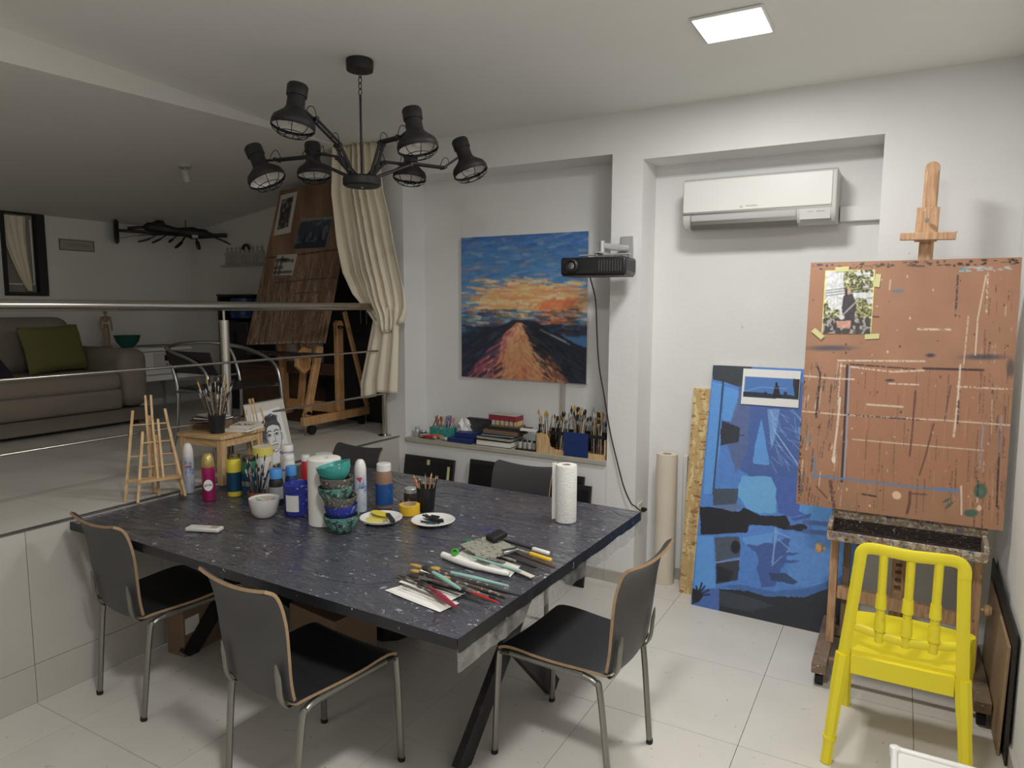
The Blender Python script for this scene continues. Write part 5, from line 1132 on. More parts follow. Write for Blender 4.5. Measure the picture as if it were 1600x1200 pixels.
def tubeobj(label, a, b, r, m, cap, z):
    a, b = Vector((*a, z+r)), Vector((*b, z+r)); d = (b-a); t = thing('paint_tube', label, 'paint tube', a)
    MB().tube([(0, 0, 0), d*.6, d*.95, d], [r*.2, r*.9, r, r*.7], 10, flat=.8).build('tube_body', M[m], t)
    MB().tube([d, d*1.14], r*.6, 10).build('cap', M[cap], t)
tubeobj('red paint tube lying at the front of the ledge', (-2.985, 3.965), (-2.86, 3.955), .017, 'red', 'bwhite', ZL)
tubeobj('orange paint tube lying behind the red tube on the ledge', (-2.95, 4.0), (-2.83, 4.005), .017, 'orange', 'silver', ZL)
tubeobj('silver paint tube lying right of the red tube on the ledge', (-2.82, 3.965), (-2.755, 3.958), .015, 'silver', 'white', ZL)
tubeobj('white and green paint tube next to the navy boxes', (-2.80, 4.005), (-2.72, 3.99), .014, 'bwhite', 'bgreen', ZL)
slab('navy_box', 'lower navy blue box on the ledge left of the sketchbooks', 'box', -2.635, 3.995, ZL, .20, .11, .030, R(-4), 'navy')
slab('navy_box', 'upper navy blue box on the ledge left of the sketchbooks', 'box', -2.62, 4.03, ZL+.031, .17, .09, .035, R(3), 'navy')
slab('black_binder', 'black binder standing behind the navy boxes on the ledge', 'binder', -2.56, 4.135, ZL, .26, .05, .15, 0, 'black', 'dkg')
slab('sketchbook', 'bottom sketchbook of the ledge stack with white pages and black cover', 'book', -2.37, 4.04, ZL, .27, .18, .040, R(-1), 'black', 'paper')
slab('sketchbook', 'second sketchbook of the ledge stack with a silver wire edge', 'book', -2.37, 4.045, ZL+.041, .28, .17, .024, R(-3), 'black', 'bwhite')
slab('sketchbook', 'thin navy notebook in the ledge stack', 'book', -2.355, 4.05, ZL+.066, .25, .16, .012, R(3), 'teallbl', 'paper')
slab('wooden_case', 'flat tan wooden case in the ledge stack', 'box', -2.335, 4.06, ZL+.079, .27, .15, .026, R(-2), 'card')
slab('black_folder', 'black folder on the tan case in the ledge stack', 'folder', -2.30, 4.07, ZL+.106, .28, .14, .018, R(-4), 'black', 'dkg')
t = thing('domino_box', 'wooden blocks in a row under the raspberry pencil case', 'box', (-2.335, 4.08, ZL+.125))
MB().box(-.10, .12, -.05, .05, 0, .012).build('base_board', M['card'], t)
for k in range(6): MB().box(-.095+k*.035, -.070+k*.035, -.045, .03, .0122, .042).build('block', M['wood' if k % 2 else 'bwhite'], t, bevel=.001)
t = slab('pencil_case', 'raspberry red pencil case on top of the ledge stack', 'case', -2.345, 4.085, ZL+.168, .22, .10, .034, R(-2), 'pinkred')
MB().box(-.112, .112, -.052, .052, .0345, .042).build('lid', M['bwhite'], t, bevel=.002)
sheet('loose_paper', 'loose white paper sheet sliding off the ledge stack', [(-2.17, 3.965), (-2.06, 3.985), (-2.08, 4.09), (-2.22, 4.07)], ZL+.1245, .005, 3)
t = thing('bottle_tray', 'small black tray of little bottles at the ledge front', 'tray', (-2.125, 3.985, ZL))
MB().box(-.075, .075, -.035, .035, .0005, .008).build('tray_base', M['blackp'], t, bevel=.001)
for k in range(4):
    q = MB().lathe([(0, .0085), (.014, .0085), (.014, .045), (.009, .05), (0, .05)], 14, (-.052+k*.035, 0, 0)).build('small_bottle', M[['bwhite', 'silver', 'bwhite', 'silver'][k]], t); MB().lathe([(0, .0505), (.0095, .0505), (.0095, .064), (0, .064)], 12, (-.052+k*.035, 0, 0)).build('cap', M['black'], q)
jar('teal_jar', 'teal paint jar behind the tray of little bottles', 'jar', -2.085, 4.10, .032, .12, 'teal', 'teal', .02, z=ZL)
# caddy with brushes
cdy = thing('brush_caddy', 'wooden caddy with dark front board packed with brushes on the ledge', 'caddy', (-1.80, 4.03, ZL))
MB().prism([(-.235, 0), (.24, 0), (.24, .03), (-.10, .03), (-.135, .045), (-.15, .10), (-.165, .125), (-.235, .125)], 0, .010, T4((0, -.075, .0), 0, R(90))).build('front_panel', M['wood'], cdy)
MB().box(-.235, -.225, -.073, .09, .0, .12).build('end_panel', M['wood'], cdy); MB().box(.23, .24, -.073, .09, 0, .12).build('end_panel', M['wood'], cdy)
MB().box(-.224, .229, .08, .09, .0, .14).build('back_panel', M['black'], cdy); MB().box(-.224, .229, -.073, .08, .0005, .008).build('floor_panel', M['wood'], cdy)
MB().box(-.035, .13, -.096, -.087, .004, .155).build('dark_board', M['navy'], cdy); MB().box(-.14, .236, -.088, -.0862, .128, .150).build('dark_rail', M['black'], cdy)
rg = random.Random(14)
for (cx, n, L0, L1, lb, gp) in ((-1.99, 9, .22, .27, 'yellowish paint brush in the left end of the ledge caddy', 'brushes in the left of the ledge caddy'), (-1.90, 18, .2, .27, 'grey crusted paint brush in the middle of the ledge caddy', 'brushes in the middle of the ledge caddy'), (-1.76, 34, .22, .31, 'dark paint brush in the right middle of the ledge caddy', 'brushes in the right middle of the ledge caddy'), (-1.64, 26, .2, .28, 'paint brush at the right end of the ledge caddy', 'brushes at the right end of the ledge caddy')):
    for i in range(n):
        o = brush(cx+rg.uniform(-.035, .035), 4.03+rg.uniform(-.04, .02), ZL+.011, rg.uniform(-.16, .16), rg.uniform(-.1, .1), rg.uniform(L0, L1), rg.uniform(.0028, .0052), (hm := ['bristw', 'dirt', 'black', 'ply', 'dirt'][rg.randrange(5)]), 'bristy' if cx < -1.95 else BM[rg.randrange(5)], rg.uniform(1, 3 if cx > -1.8 else 2))
        tag(o, lb.replace('paint brush', HN[hm]+' paint brush').replace('dark paint-', 'dark, paint-'), 'brush', gp)
solo('clear_ruler', MB().box(-.012, .012, -.001, .001, .0, .30), M['glass'], 'clear plastic ruler standing up behind the caddy brushes', 'ruler', (-1.72, 4.135, ZL))
solo('black_scraper', MB().box(-.022, .022, -.003, .003, .17, .215).box(-.005, .005, -.003, .003, .0, .17), M['black'], 'black square scraper sticking up in the caddy', 'scraper', (-1.935, 4.075, ZL+.009))
solo('black_buckle_brush', MB().box(-.018, .018, -.004, .004, .15, .17).box(-.018, -.010, -.004, .004, .11, .15).box(.010, .018, -.004, .004, .11, .15).box(-.006, .006, -.004, .004, .0, .12).box(-.018, .018, -.004, .004, .105, .115), M['black'], 'black looped handle standing up left of the caddy', 'handle', (-2.052, 4.045, ZL))

# portfolios leaning under the ledge
for (x0, x1, h, lb, y) in ((-3.085, -2.655, .655, 'black portfolio with tape patches leaning under the ledge near the step', 3.80), (-2.53, -2.10, .68, 'black portfolio leaning under the middle of the ledge', 3.80), (-2.02, -1.68, .66, 'black drawing board behind the paper towel under the ledge', 3.80), (-1.73, -1.61, .62, 'narrow black board at the right end under the ledge', 3.755)):
    t = thing('portfolio', lb, 'portfolio', (x0, y, 0.001)); t.rotation_euler = (-.17, 0, 0)
    MB().box(0, x1-x0, 0, .018, 0, h).build('cover', M['black'], t, bevel=.003)
    MB().box(.02, x1-x0-.02, -.004, -.0002, .02, h-.03).build('flap', M['blackp'], t)
    if x1-x0 > .4: MB().box((x1-x0)/2-.012, (x1-x0)/2+.012, -.0055, -.0042, h-.055, h-.02).build('tape_patch', M['tape'], t); MB().box(x1-x0-.05, x1-x0-.03, -.0055, -.0042, h-.15, h-.05).build('tape_patch', M['tape'], t)

# ================================================================== PROJECTOR, CABLE, SOCKET
pj_ = thing('projector', 'black projector hanging from a white wall bracket on the pier', 'projector', (-1.54, 3.72, 1.935), R(4))
MB().box(-.18, .20, -.11, .10, -.052, .048).build('casing', M['blackp'], pj_, bevel=.012)
MB().lathe([(0, 0), (.036, 0), (.040, .012), (.030, .022), (.026, .010), (0, .006)], 28, (-.11, -.112, .0), (0, -1, 0)).build('lens', M['black'], pj_)
MB().lathe([(0, 0), (.022, .001), (.018, .006), (0, .009)], 20, (-.11, -.119, .0), (0, -1, 0)).build('lens_glass', M['alu'], pj_)
for k in range(9): MB().box(.045+k*.0155, .052+k*.0155, -.1125, -.110, -.03, .03).build('vent_slat', M['dkg'], pj_)
for k in range(6): MB().box(.2, .2025, -.08+k*.03, -.067+k*.03, -.03, .03).build('vent_slat', M['dkg'], pj_)
MB().box(-.17, .19, -.10, .09, -.058, -.0525).build('base_plate', M['dkg'], pj_)
mt = thing('projector_bracket', 'white metal bracket arm holding the projector to the pier', 'bracket', (-1.45, YF, 2.05))
MB().box(-.03, .05, -.012, -.0005, -.07, .07).build('wall_plate', M['silver'], mt, bevel=.002)
MB().tube([(.01, -.012, .0), (-.07, -.20, .0)], .020, 12).build('arm', M['silver'], mt)
MB().tube([(-.07, -.20, .03), (-.07, -.20, -.04)], .016, 12).build('pivot', M['silver'], mt)
MB().box(-.20, .10, -.225, -.185, -.052, -.044).build('cross_plate', M['silver'], mt); MB().box(-.09, -.05, -.29, -.13, -.0435, -.036).build('cross_plate', M['silver'], mt)
for (x, y) in ((-.19, -.2), (.09, -.2), (-.07, -.28)): MB().tube([(x, y, -.050), (x, y, -.064)], .005, 8).build('bolt', M['alu'], mt)
cbp = smoothp([(-1.60, 3.76, 1.882), (-1.625, 3.91, 1.75), (-1.618, 3.925, 1.55), (-1.60, 3.925, 1.35), (-1.561, 3.925, 1.16), (-1.52, 3.925, .95), (-1.47, 3.92, .775), (-1.42, 3.915, .62), (-1.372, 3.912, .53), (-1.345, 3.91, .515), (-1.322, 3.925, .49), (-1.318, 4.0, .46)], 6)
solo('power_cable', MB().tube(cbp, .0042, 6), M['blackp'], 'black cable hanging from the projector down to the wall socket', 'cable')
sk_ = thing('wall_socket', 'white wall socket on the recess side of the pier', 'socket', (-1.357, 4.02, .47))
MB().box(.0005, .012, -.04, .04, -.05, .04).build('socket_plate', M['socket'], sk_, bevel=.003)
MB().lathe([(0, 0), (.02, 0), (.02, .003), (0, .003)], 20, (.012, 0, -.005), (1, 0, 0)).build('socket_face', M['acg'], sk_)
solo('power_plug', MB().lathe([(0, 0), (.014, 0), (.014, .02), (.008, .035), (0, .036)], 16, (0, 0, 0), (1, -.3, .3)), M['blackp'], 'black plug pushed into the wall socket on the pier', 'plug', (-1.3395, 4.02, .465))

# ================================================================== RAILING, CURTAIN
rl = thing('steel_railing', 'brushed steel railing with two thin lower bars along the platform edge', 'railing', (-3.265, 2.56, ZP))
oz = ZP
MB().tube([(0, -4.0, .937), (0, 1.22, .937)], .026, 18).build('top_rail', M['steel'], rl)
for z in (.628, .316): MB().tube([(.030, -4.0, z), (.030, 1.40, z)], .0072, 10).build('lower_bar', M['steel'], rl)
for y in (-3.4, -1.45, 0, 1.345):
    thin = y > 1
    q = MB().tube([(0, y, .008), (0, y, .86 if not thin else .86)], .026 if not thin else .019, 18).build('post', M['steel'], rl)
    MB().tube([(0, y, .86), (0, y, .912)], .007, 8).build('post_pin', M['steel'], q)
    MB().lathe([(0, .001), (.05, .001), (.05, .006), (.03, .012), (0, .012)], 24, (0, y, 0)).build('base_flange', M['steel'], q)
    for z in (.628, .316): MB().tube([(0, y, z), (.030, y, z)], .006, 8).build('bar_holder', M['steel'], q)
cu = thing('tied_curtain', 'beige pleated curtain gathered and knotted beside the painting niche', 'curtain', (-3.3, 3.84, ZP))
def sheetcloth(name, rows, thick=.0):
    n = len(rows[0]); mb = MB().add([p for r_ in rows for p in r_], [(i*n+j, i*n+j+1, (i+1)*n+j+1, (i+1)*n+j) for i in range(len(rows)-1) for j in range(n-1)])
    o = mb.build(name, M['curt'], cu, smooth=80); s = o.modifiers.new('solid', 'SOLIDIFY'); s.thickness = .003; return o
rows = []; NJ = 150
lv = [(CZ-.004, -3.60, -3.17), (2.5, -3.63, -3.165), (2.15, -3.60, -3.09), (1.95, -3.56, -3.03), (1.80, -3.47, -2.985), (1.70, -3.35, -2.975), (1.64, -3.28, -2.99), (1.60, -3.24, -3.02)]
for i in range(50):
    t = i/49; z = CZ-.004+(1.60-CZ+.004)*t
    for k in range(len(lv)-1):
        if lv[k][0] >= z >= lv[k+1][0]: f = (lv[k][0]-z)/(lv[k][0]-lv[k+1][0]); xa = lv[k][1]*(1-f)+lv[k+1][1]*f; xb = lv[k][2]*(1-f)+lv[k+1][2]*f
    row = []
    for j in range(NJ+1):
        u = j/NJ; ph_ = u*2*PI*8+1.5*math.sin(u*9+1.1)+1.1*math.sin(t*4+u*3); fold = math.sin(ph_)+.35*math.sin(ph_*2+1); am = (.026-.006*t)*(1+.5*math.sin(u*11+2))*(1 if t < .93 else 1+6*(t-.93))
        row.append((xa+(xb-xa)*u+3.3+.008*math.cos(u*2*PI*9), -.03+am*fold+.02*math.sin(t*PI)-.05*math.sin(u*PI)*max(0, t-.75)*4*(1-max(0, t-.9)*6), z-ZP-.06*t**6*math.sin(u*PI)-.02*t**6*math.cos(ph_)))
    rows.append(row)
sheetcloth('upper_drape', rows)
rows = []
for i in range(26):
    t = i/25; z = 1.70-(.60-.05*0)*t; xa = -3.24-.16*min(1, t*1.2); xb = -3.03-.035*t
    rows.append([(xa+(xb-xa)*j/60+3.3, -.045+(.022-.008*t)*math.sin(j/60*2*PI*3+t), z-ZP+(.06*(1-j/60)*t)*-1*(1 if j < 30 else 0)) for j in range(61)])
sheetcloth('lower_tail', rows)


# ================================================================== PLATFORM FURNITURE
def cushion_mesh(w, h, t_, n=18):
    v = []; f = []
    for s_ in (1, -1):
        for i in range(n+1):
            for j in range(n+1):
                u, q = -1+2*i/n, -1+2*j/n; th = (max(0, (1-u**4))*max(0, (1-q**4)))**.5; pin = 1-.06*(1-abs(u*q))*max(abs(u), abs(q))
                v.append((u*w/2*pin, s_*t_/2*th, q*h/2*pin))
    k = (n+1)**2
    for i in range(n):
        for j in range(n): a = i*(n+1)+j; f += [(a, a+1, a+n+2, a+n+1), (k+a, k+a+n+1, k+a+n+2, k+a+1)]
    return MB().add(v, f)
so = thing('sofa', 'low grey fabric sofa on the platform behind the railing', 'sofa', (-5.72, 2.2, ZP))
def rb(name, x0, x1, y0, y1, z0, z1, bev, m='sofa', seg=5): return MB().box(x0, x1, y0, y1, z0, z1).build(name, M[m], so, bevel=bev, seg=seg)
rb('base', -.46, .44, -1.2, 1.19, .03, .135, .015); rb('front_panel', -.40, .46, -1.0, .98, .14, .30, .03)
for y0, y1 in ((-1.0, -.02), (-.01, .975)): rb('seat_cushion', -.25, .475, y0, y1, .29, .42, .05)
for y0, y1 in ((-1.0, -.02), (-.01, .96)): rb('back_cushion', -.42, -.13, y0, y1, .40, .845, .10)
rb('arm', -.44, .46, .985, 1.21, .14, .60, .085); rb('arm', -.44, .46, -1.22, -1.01, .14, .60, .085); rb('back_frame', -.50, -.40, -1.19, 1.15, .14, .78, .04)
for x in (-.38, .38):
    for y in (-1.1, 1.1): MB().box(x-.025, x+.025, y-.025, y+.025, .001, .03).build('foot', M['black'], so)
o = cushion_mesh(.50, .36, .14).build('olive_cushion', M['green'], None); tag(o, 'olive green square cushion leaning on the sofa back', 'cushion'); o.location = (-5.72, 2.93, ZP+.605); o.rotation_euler = (R(-14), R(-2), R(102))
o = cushion_mesh(.40, .30, .12).build('plum_cushion', M['purple'], None); tag(o, 'dark plum cushion at the left of the sofa', 'cushion'); o.location = (-5.64, 2.38, ZP+.51); o.rotation_euler = (R(-60), R(14), R(95))
# white cabinet with control panel, bowl and wooden figure
dk_ = thing('side_desk', 'white side desk in the attic corner beside the sofa', 'desk', (-5.87, 3.80, ZP))
MB().box(-.36, .34, -.38, .40, .30, .345).build('desk_top', M['white'], dk_, bevel=.003)
for x in (-.33, .31):
    for y in (-.355, .375): MB().box(x-.02, x+.02, y-.02, y+.02, .001, .30).build('leg', M['white'], dk_)
pr_ = thing('white_printer', 'white printer with a small dark display on the side desk', 'printer', (-5.84, 3.77, ZP+.3455))
MB().box(-.28, .26, -.33, .24, .001, .20).build('casing', M['white'], pr_, bevel=.012); MB().box(-.29, .27, -.34, .25, .205, .235).build('lid', M['white'], pr_, bevel=.006)
MB().box(.2602, .266, -.12, .17, .06, .19).build('control_panel', M['acg'], pr_, bevel=.001); MB().box(.2662, .268, -.02, .04, .12, .17).build('display', M['black'], pr_)
for k in range(4): MB().box(.2662, .268, -.01+k*.03, .005+k*.03, .08, .095).build('button', M['dsteel'], pr_)
ZD = ZP+.3455+.236
solo('teal_bowl', MB().lathe([(0, .001), (.05, .001), (.085, .05), (.105, .105), (.10, .105), (.08, .055), (.045, .012), (0, .012)], 28), M['dteal'], 'dark teal bowl on the white printer beside the wooden figure', 'bowl', (-5.80, 3.565, ZD))
slab('magazine', 'thin dark magazine lying on the white printer', 'magazine', -5.80, 3.85, ZD, .22, .28, .010, R(8), 'dkg', 'paper')
mq = thing('wooden_mannequin', 'small jointed wooden artist figure standing on the white printer', 'mannequin', (-5.99, 3.50, ZD))
def mpt(nm, pts, r): MB().tube(pts, r, 10).build(nm, M['terra' if 0 else 'ply'], mq)
MB().lathe([(0, .001), (.04, .001), (.04, .012), (0, .012)], 20).build('stand', M['ply'], mq); mpt('support_rod', [(0, 0, .012), (0, .0, .13)], .003)
MB().lathe([(0, -.022), (.012, -.016), (.017, 0), (.012, .018), (0, .024)], 14, (0, 0, .30)).build('head', M['ply'], mq)
mpt('neck', [(0, 0, .27), (0, 0, .283)], .006); mpt('chest', [(0, 0, .215), (0, 0, .24), (0, 0, .262), (0, 0, .27)], [.016, .026, .028, .012]); mpt('pelvis', [(0, 0, .165), (0, 0, .185), (0, 0, .2)], [.016, .024, .014])
for s_ in (-1, 1):
    mpt('arm', [(0, s_*.034, .262), (0, s_*.046, .21), (.004, s_*.048, .16), (.006, s_*.046, .135)], [.010, .008, .007, .005]); mpt('leg', [(0, s_*.016, .17), (0, s_*.02, .10), (0, s_*.02, .03), (.01, s_*.02, .014)], [.012, .010, .007, .006])
# cafe chair
cf = thing('cafe_chair', 'aluminium tube armchair with black seat on the platform behind the railing', 'chair', (-3.80, 2.98, ZP))
for s_ in (-1, 1):
    y = s_*.27
    MB().tube(smoothp([(.24, y*1.05, .002), (.21, y, .30), (.19, y, .46), (.14, y, .56), (0, y, .62), (-.16, y, .655), (-.27, y*.85, .675)], 6), .0125, 10).build('leg', M['alu'], cf)
    MB().tube(smoothp([(-.22, y*.95, .002), (-.17, y*.9, .20), (-.16, y*.88, .42), (-.22, y*.88, .60), (-.27, y*.82, .68)], 6), .0125, 10).build('leg', M['alu'], cf)
    MB().tube([(-.17, y*.88, .40), (.20, y, .42)], .011, 8).build('seat_rail', M['alu'], cf)
MB().tube(smoothp([(-.27, -.23, .675), (-.30, -.12, .69), (-.31, 0, .695), (-.30, .12, .69), (-.27, .23, .675)], 5), .0125, 10).build('back_tube', M['alu'], cf)
MB().tube([(-.185, -.225, .475), (-.185, .225, .475)], .008, 8).build('back_cross_tube', M['alu'], cf)
MB().shell([(-.22+.0, .52), (-.25, .58), (-.275, .66)], lambda t: .21, .006, 0, 9, 0).build('backrest', M['black'], cf)
MB().box(-.16, .19, -.235, .235, .418, .432).build('seat', M['black'], cf, bevel=.004)
# water cooler
wc = thing('water_cooler', 'dark water cooler with a blue bottle by the attic back wall', 'water cooler', (-5.30, 4.40, ZP))
MB().box(-.20, .20, -.16, .16, .001, .80).build('cabinet', M['dkcloth'], wc, bevel=.02)
MB().lathe([(.06, .802), (.135, .83), (.14, .86), (.14, 1.01), (.12, 1.03), (0, 1.03)], 26).build('water_bottle', M['bluewater'], wc)
MB().box(-.2, .24, -.16, .16, 1.031, 1.045).build('top_lid', M['black'], wc); MB().box(-.05, .05, -.19, -.161, .60, .70).build('tap_block', M['black'], wc); MB().box(-.2, -.17, -.15, .15, .801, 1.03).build('side_frame', M['black'], wc)
# dark wardrobe behind the curtain
wd_ = thing('dark_wardrobe', 'tall dark wardrobe behind the easel on the platform', 'wardrobe', (-3.82, 4.44, ZP))
MB().box(-.42, .50, -.13, .13, .001, 1.80).build('carcass', M['dkcloth'], wd_)
for x0, x1 in ((-.415, .038), (.042, .495)):
    d_ = MB().box(x0, x1, -.15, -.1305, .05, 1.78).build('door', M['dkcloth'], wd_, bevel=.002); MB().tube([((.03 if x0 < 0 else .05)-(.02 if x0 < 0 else -.02), -.158, .8), ((.03 if x0 < 0 else .05)-(.02 if x0 < 0 else -.02), -.158, .95)], .005, 8).build('door_handle', M['dsteel'], d_)
t = thing('wooden_chest', 'low dark wooden chest under the tilted board on the platform', 'chest', (-4.55, 4.25, ZP))
MB().box(-.40, .32, -.22, .25, .001, .42).build('body', M['dwood'], t, bevel=.004); MB().box(-.41, .33, -.23, .26, .421, .445).build('lid', M['dwood'], t, bevel=.003)
# platform easel with orange beech base
pe = thing('studio_easel', 'orange beech studio easel on the platform holding the tilted board', 'easel', (-3.98, 3.9, ZP))
def pb(name, a, b, wx, wy, up=(0, 1, 0), m='beech', bev=.006):
    o_ = Vector((-3.98, 3.9, ZP)); return MB().bar(Vector(a)-o_, Vector(b)-o_, wx, wy, up).build(name, M[m], pe, bevel=bev)
for x in (-3.75, -4.35):
    rn = pb('base_runner', (x, 3.57, ZP+.105), (x, 4.28, ZP+.105), .04, .065, (0, 0, 1))
    for y in (3.66, 4.2): MB().tube([(x+3.98-.015, y-3.9, .036), (x+3.98+.015, y-3.9, .036)], .035, 16).build('castor_wheel', M['rubber'], rn)
    for y in (3.60, 4.25): MB().tube([(x+3.98, y-3.9, .002), (x+3.98, y-3.9, .17)], .005, 8).build('levelling_screw', M['dsteel'], rn)
    pb('upright', (x, 3.96, ZP+.138), (x, 3.96, ZP+.80), .04, .068); MB().lathe([(0, -.02), (.034, -.02), (.034, .02), (0, .02)], 20, (x+3.98, .06, .80), (1, 0, 0)).build('upright_cap', M['beech'], pe)
    pb('rear_strut', (x+.01, 4.26, ZP+.14), (x+.01, 4.02, ZP+.9), .022, .04)
pb('cross_board', (-4.33, 3.96, ZP+.16), (-3.77, 3.96, ZP+.16), .03, .08, (0, 0, 1)); pb('cross_board', (-4.33, 3.98, ZP+.45), (-3.77, 3.98, ZP+.45), .02, .09, (0, 0, 1), 'dwood')
pb('tilt_arm', (-3.835, 3.70, ZP+.10+.03), (-3.835, 3.845, ZP+.64), .035, .062); MB().lathe([(0, -.0175), (.031, -.0175), (.031, .0175), (0, .0175)], 20, (-3.835+3.98, -.2, .13), (1, 0, 0)).build('arm_end', M['beech'], pe)
MB().prism([(-.1, 0), (-.03, -.06), (.03, -.03), (.05, .12), (-.02, .14), (-.09, .07)], -.017, .017, T4((-3.835+3.98-.04, -.16, .50), R(90), R(90))).build('ratchet_plate', M['beech'], pe, bevel=.004)
pb('mast', (-4.05, 3.84, ZP+.15), (-4.08, 4.12, 2.55), .06, .025); pb('tray', (-4.40, 3.68, ZP+.585), (-3.66, 3.68, ZP+.585), .08, .03, (0, 0, 1), 'darksplat')
for k, (x, y, z) in enumerate(((-.375+.63, -.32, .12), (-.375+.63, .28, .12), (.165, -.13, .38), (.25, .06, .78))): MB().lathe([(0, 0), (.007, 0), (.006, .004), (0, .005)], 10, (x-.004 if k < 2 else x, y, z), (1, 0, 0)).build('bolt_head', M['silver'], pe)
# tilted board with prints
C = [(440, 296), (554, 281), (510, 548), (385, 535)]
A = Art(190, 270, C, (112, 84, 62)); n = A.noise(.12, .02, 4, 3); A.c *= (.72+.5*n)[..., None]
for v in range(420):
    x = 385+rs.rand()*170; y = 395+rs.rand()*155; L_ = rs.uniform(8, 45); A.line([(x, y), (x-L_*.17, y+L_)], rs.uniform(.6, 1.8), [(52, 42, 36), (60, 48, 42), (150, 134, 116), (84, 80, 84), (46, 38, 34)][rs.randint(5)], .6, .35, v)
A.line([(410, 396), (470, 394), (540, 390)], 2.2, (40, 32, 30), .9, .35, 5); A.line([(432, 436), (530, 436)], 1.4, (44, 34, 30), .9, .3, 6); A.line([(400, 535), (505, 545)], 3, (150, 140, 130), .8, .5, 7); A.line([(462, 457), (505, 458)], 1, (50, 40, 34))
lb_ = A.build('painting_board', .83, 1.32, .012, M['acryl'], M['card'], k=1.7)
tag(lb_, 'tall dark brown stained board tilted on the platform easel with prints', 'board'); lb_.location = (-4.47, 3.70, 1.405); lb_.rotation_euler = (R(-19.5), R(-2.5), R(0))
def onboard(A_, name, label, w, h, x, z, rot=0):
    o = A_.build(name, w, h, .001, M['print'], M['paper'], lb_, k=1.0); o.parent = None; tag(o, label, 'print')
    bpy.context.view_layer.update()
    o.matrix_world = Matrix.LocRotScale(Vector((-4.47, 3.70, 1.405)), lb_.rotation_euler, None) @ Matrix.Translation((x, -.0025, z)) @ Matrix.Rotation(rot, 4, 'Y')
B = Art(40, 80, [(0, 0), (10, 0), (10, 20), (0, 20)], (214, 206, 196)); B.poly([(1.2, 2.5), (8, 2), (8, 17), (1.4, 17.5)], (98, 88, 76)); n = B.noise(.6, .5, 3, 3); B.put((n > .55)*(B.X > 1.3)*(B.X < 8)*(B.Y > 2.5)*(B.Y < 17.2), (58, 54, 50)); B.put((n < .4)*(B.X > 1.3)*(B.X < 8)*(B.Y > 2.5)*(B.Y < 17.2), (128, 136, 132))
onboard(B, 'art_print', 'narrow white bordered print pinned at the top left of the tilted board', .185, .36, .045, .915, R(-3))
B = Art(70, 56, [(0, 0), (10, 0), (10, 8), (0, 8)], (62, 72, 86)); n = B.noise(.7, .7, 6, 3); B.put(n > .56, (98, 110, 116)); B.poly([(5, 3), (5.8, 6), (4.4, 6)], (40, 48, 60)); B.poly([(7.5, 2.5), (8.4, 6.5), (6.6, 6.5)], (36, 44, 58)); B.poly([(2.5, 3), (3.3, 6.5), (1.7, 6.5)], (40, 48, 60)); B.poly([(0, 6.6), (10, 6), (10, 8), (0, 8)], (40, 50, 62)); B.line([(0, .2), (10, 0.2)], .3, (180, 180, 176))
onboard(B, 'art_print', 'dark blue print taped at the upper right of the tilted board', .34, .255, .31, .775, R(3))
B = Art(60, 48, [(0, 0), (10, 0), (10, 8), (0, 8)], (196, 190, 178))
for (a, b_) in (((0, 2), (6, 2)), ((1, 2), (1, 8)), ((3, 1), (3, 8)), ((0, 5), (4, 5)), ((0, 6.8), (9, 6.8)), ((4, 2.6), (7, 2.4))): B.line([a, b_], .5, (60, 54, 52))
B.ell(8.3, 2.6, .8, .8, (110, 100, 96)); B.poly([(2, 1.4), (5.5, 1.4), (5.5, 2.8), (2, 2.6)], (54, 50, 50))
onboard(B, 'art_print', 'small white and black print in the middle of the tilted board', .225, .175, .13, .565, R(2))
# crown shelf and plate
sf = thing('wall_shelf', 'white ornate openwork shelf with crown points on the attic wall', 'shelf', (-5.51, YW, 2.09))
MB().box(-.27, .27, -.012, -.0005, 0, .13).build('back_panel', M['bwhite'], sf); MB().box(-.28, .28, -.07, -.012, -.006, .006).build('shelf_board', M['bwhite'], sf); MB().box(-.275, .275, -.02, -.0125, .105, .12).box(-.275, .275, -.018, -.0125, .02, .028).build('moulding', M['bwhite'], sf)
for k in range(9): MB().lathe([(0, 0), (.012, .004), (.006, .02), (.014, .034), (.004, .05), (0, .052)], 10, (-.24+k*.06, -.008, .13)).build('crown_point', M['bwhite'], sf)
for k in range(3): MB().tube([(-.16+k*.16+.025*math.cos(a), -.014, .065+.03*math.sin(a)) for a in [2*PI*q/16 for q in range(16)]], .004, 6, closed=True).build('scroll', M['plate'], sf)
solo('black_hook', MB().tube(arc((0, 0, 0), .045, 0, PI, 12), .013, 10), M['black'], 'black rounded handle resting on the crown shelf', 'handle', (-5.45, YW-.04, 2.235))
pl_ = thing('wall_sign', 'small rectangular framed sign on the attic wall beside the window', 'sign', (XW, 3.44, 2.218))
MB().box(.0005, .008, -.14, .14, -.045, .045).build('sign_plate', M['plate'], pl_); 
fr_ = MB().box(.0005, .012, -.145, .145, .040, .047).box(.0005, .012, -.145, .145, -.047, -.040).box(.0005, .012, -.145, -.139, -.04, .04).box(.0005, .012, .139, .145, -.04, .04); fr_.build('sign_frame', M['ewoodg'], pl_)
MB().box(.0082, .0095, -.10, .10, .008, .011).box(.0082, .0095, -.09, .10, -.006, -.003).build('line_of_print', M['ewoodg'], pl_)
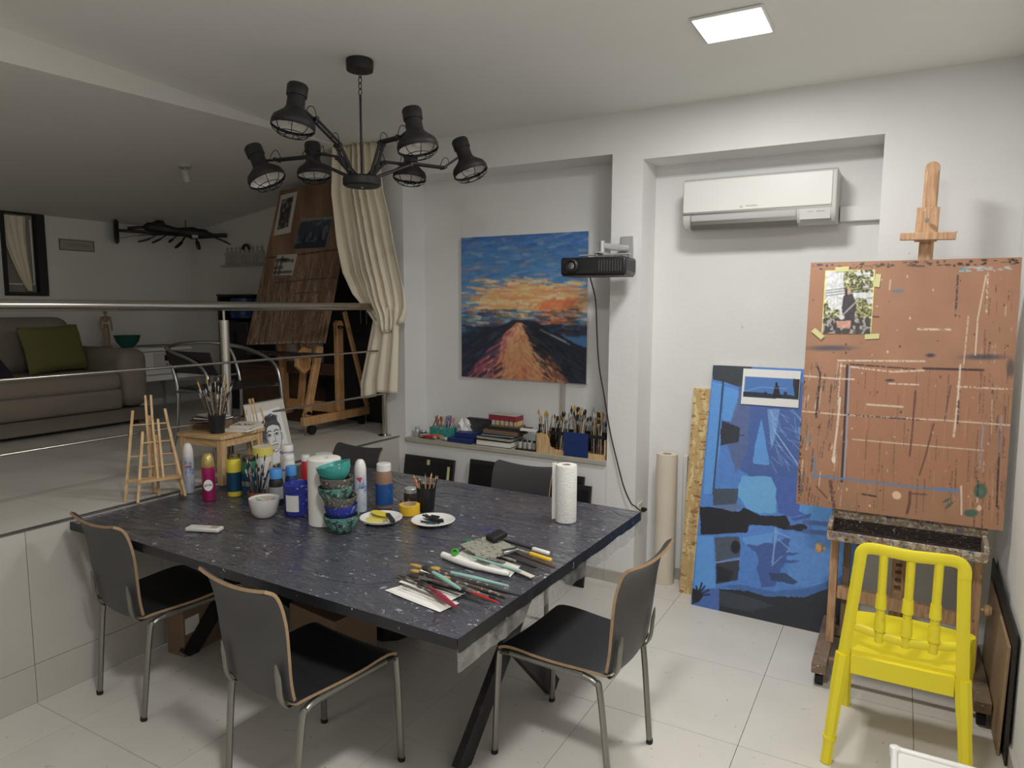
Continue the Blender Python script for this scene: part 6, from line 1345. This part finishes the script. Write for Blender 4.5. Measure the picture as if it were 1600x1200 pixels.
# black ornament under the slope
ob = thing('black_ornament', 'black spiky multi-armed ornament with a round disc under the sloped ceiling', 'ornament', (-5.98, 4.0, 2.36), R(-33)); ob.scale = (1.25, 1.25, 1.15)
MB().lathe([(0, -.015), (.08, -.015), (.098, 0), (.08, .015), (0, .015)], 26, (0, -.25, 0), (0, 1, 0)).build('disc', M['black'], ob)
MB().tube([(0, -.235, .01), (0, .25, .0)], [.012, .020], 8).build('spine', M['black'], ob)
MB().tube(smoothp([(0, -.18, .03), (0, -.05, .045), (.02, .08, .03), (.0, .18, .02)], 4), [.012]*4+[.040]*5+[.03]*4, 8).build('upper_limb', M['black'], ob)
MB().lathe([(0, -.05), (.03, -.04), (.045, 0), (.035, .04), (0, .05)], 14, (0, .02, .06), (0, 1, .2)).build('dome', M['black'], ob)
MB().lathe([(0, -.13), (.03, -.08), (.05, 0), (.03, .10), (.018, .15), (0, .16)], 12, (.02, .24, .015), (0, 1, -.1)).build('body', M['black'], ob)
MB().tube([(.02, .36, .0), (.03, .48, .01)], .018, 8).build('neck', M['black'], ob)
for (a, b_, c_, r_) in (((0, -.23, -.05), (0, -.1, -.02), (0, .05, -.01), .006), ((0, .02, 0), (.02, -.05, -.05), (.03, -.12, -.075), .014), ((0, .08, 0), (.03, .02, -.05), (.04, -.03, -.08), .014), ((0, .2, 0), (.05, .16, -.07), (.07, .12, -.115), .016), ((.02, .26, 0), (.05, .27, -.06), (.06, .28, -.12), .016), ((.02, .30, 0), (.06, .40, -.02), (.08, .50, -.07), .012), ((0, .15, .0), (.05, .1, -.05), (.05, .08, -.07), .014), ((.0, .18, .02), (.06, .28, .04), (.1, .34, .03), .012)):
    MB().tube(smoothp([a, b_, c_], 4), [r_*.5]*4+[r_]*4+[r_*.6], 8, flat=.6).build('spike', M['black'], ob)
MB().tube([(-.02, .2, .03), (-.02, .2, .12)], .004, 6).build('hanging_wire', M['black'], ob)
MB().box(.078, .082, .235, .275, -.03, -.005).build('tag', M['bwhite'], ob)
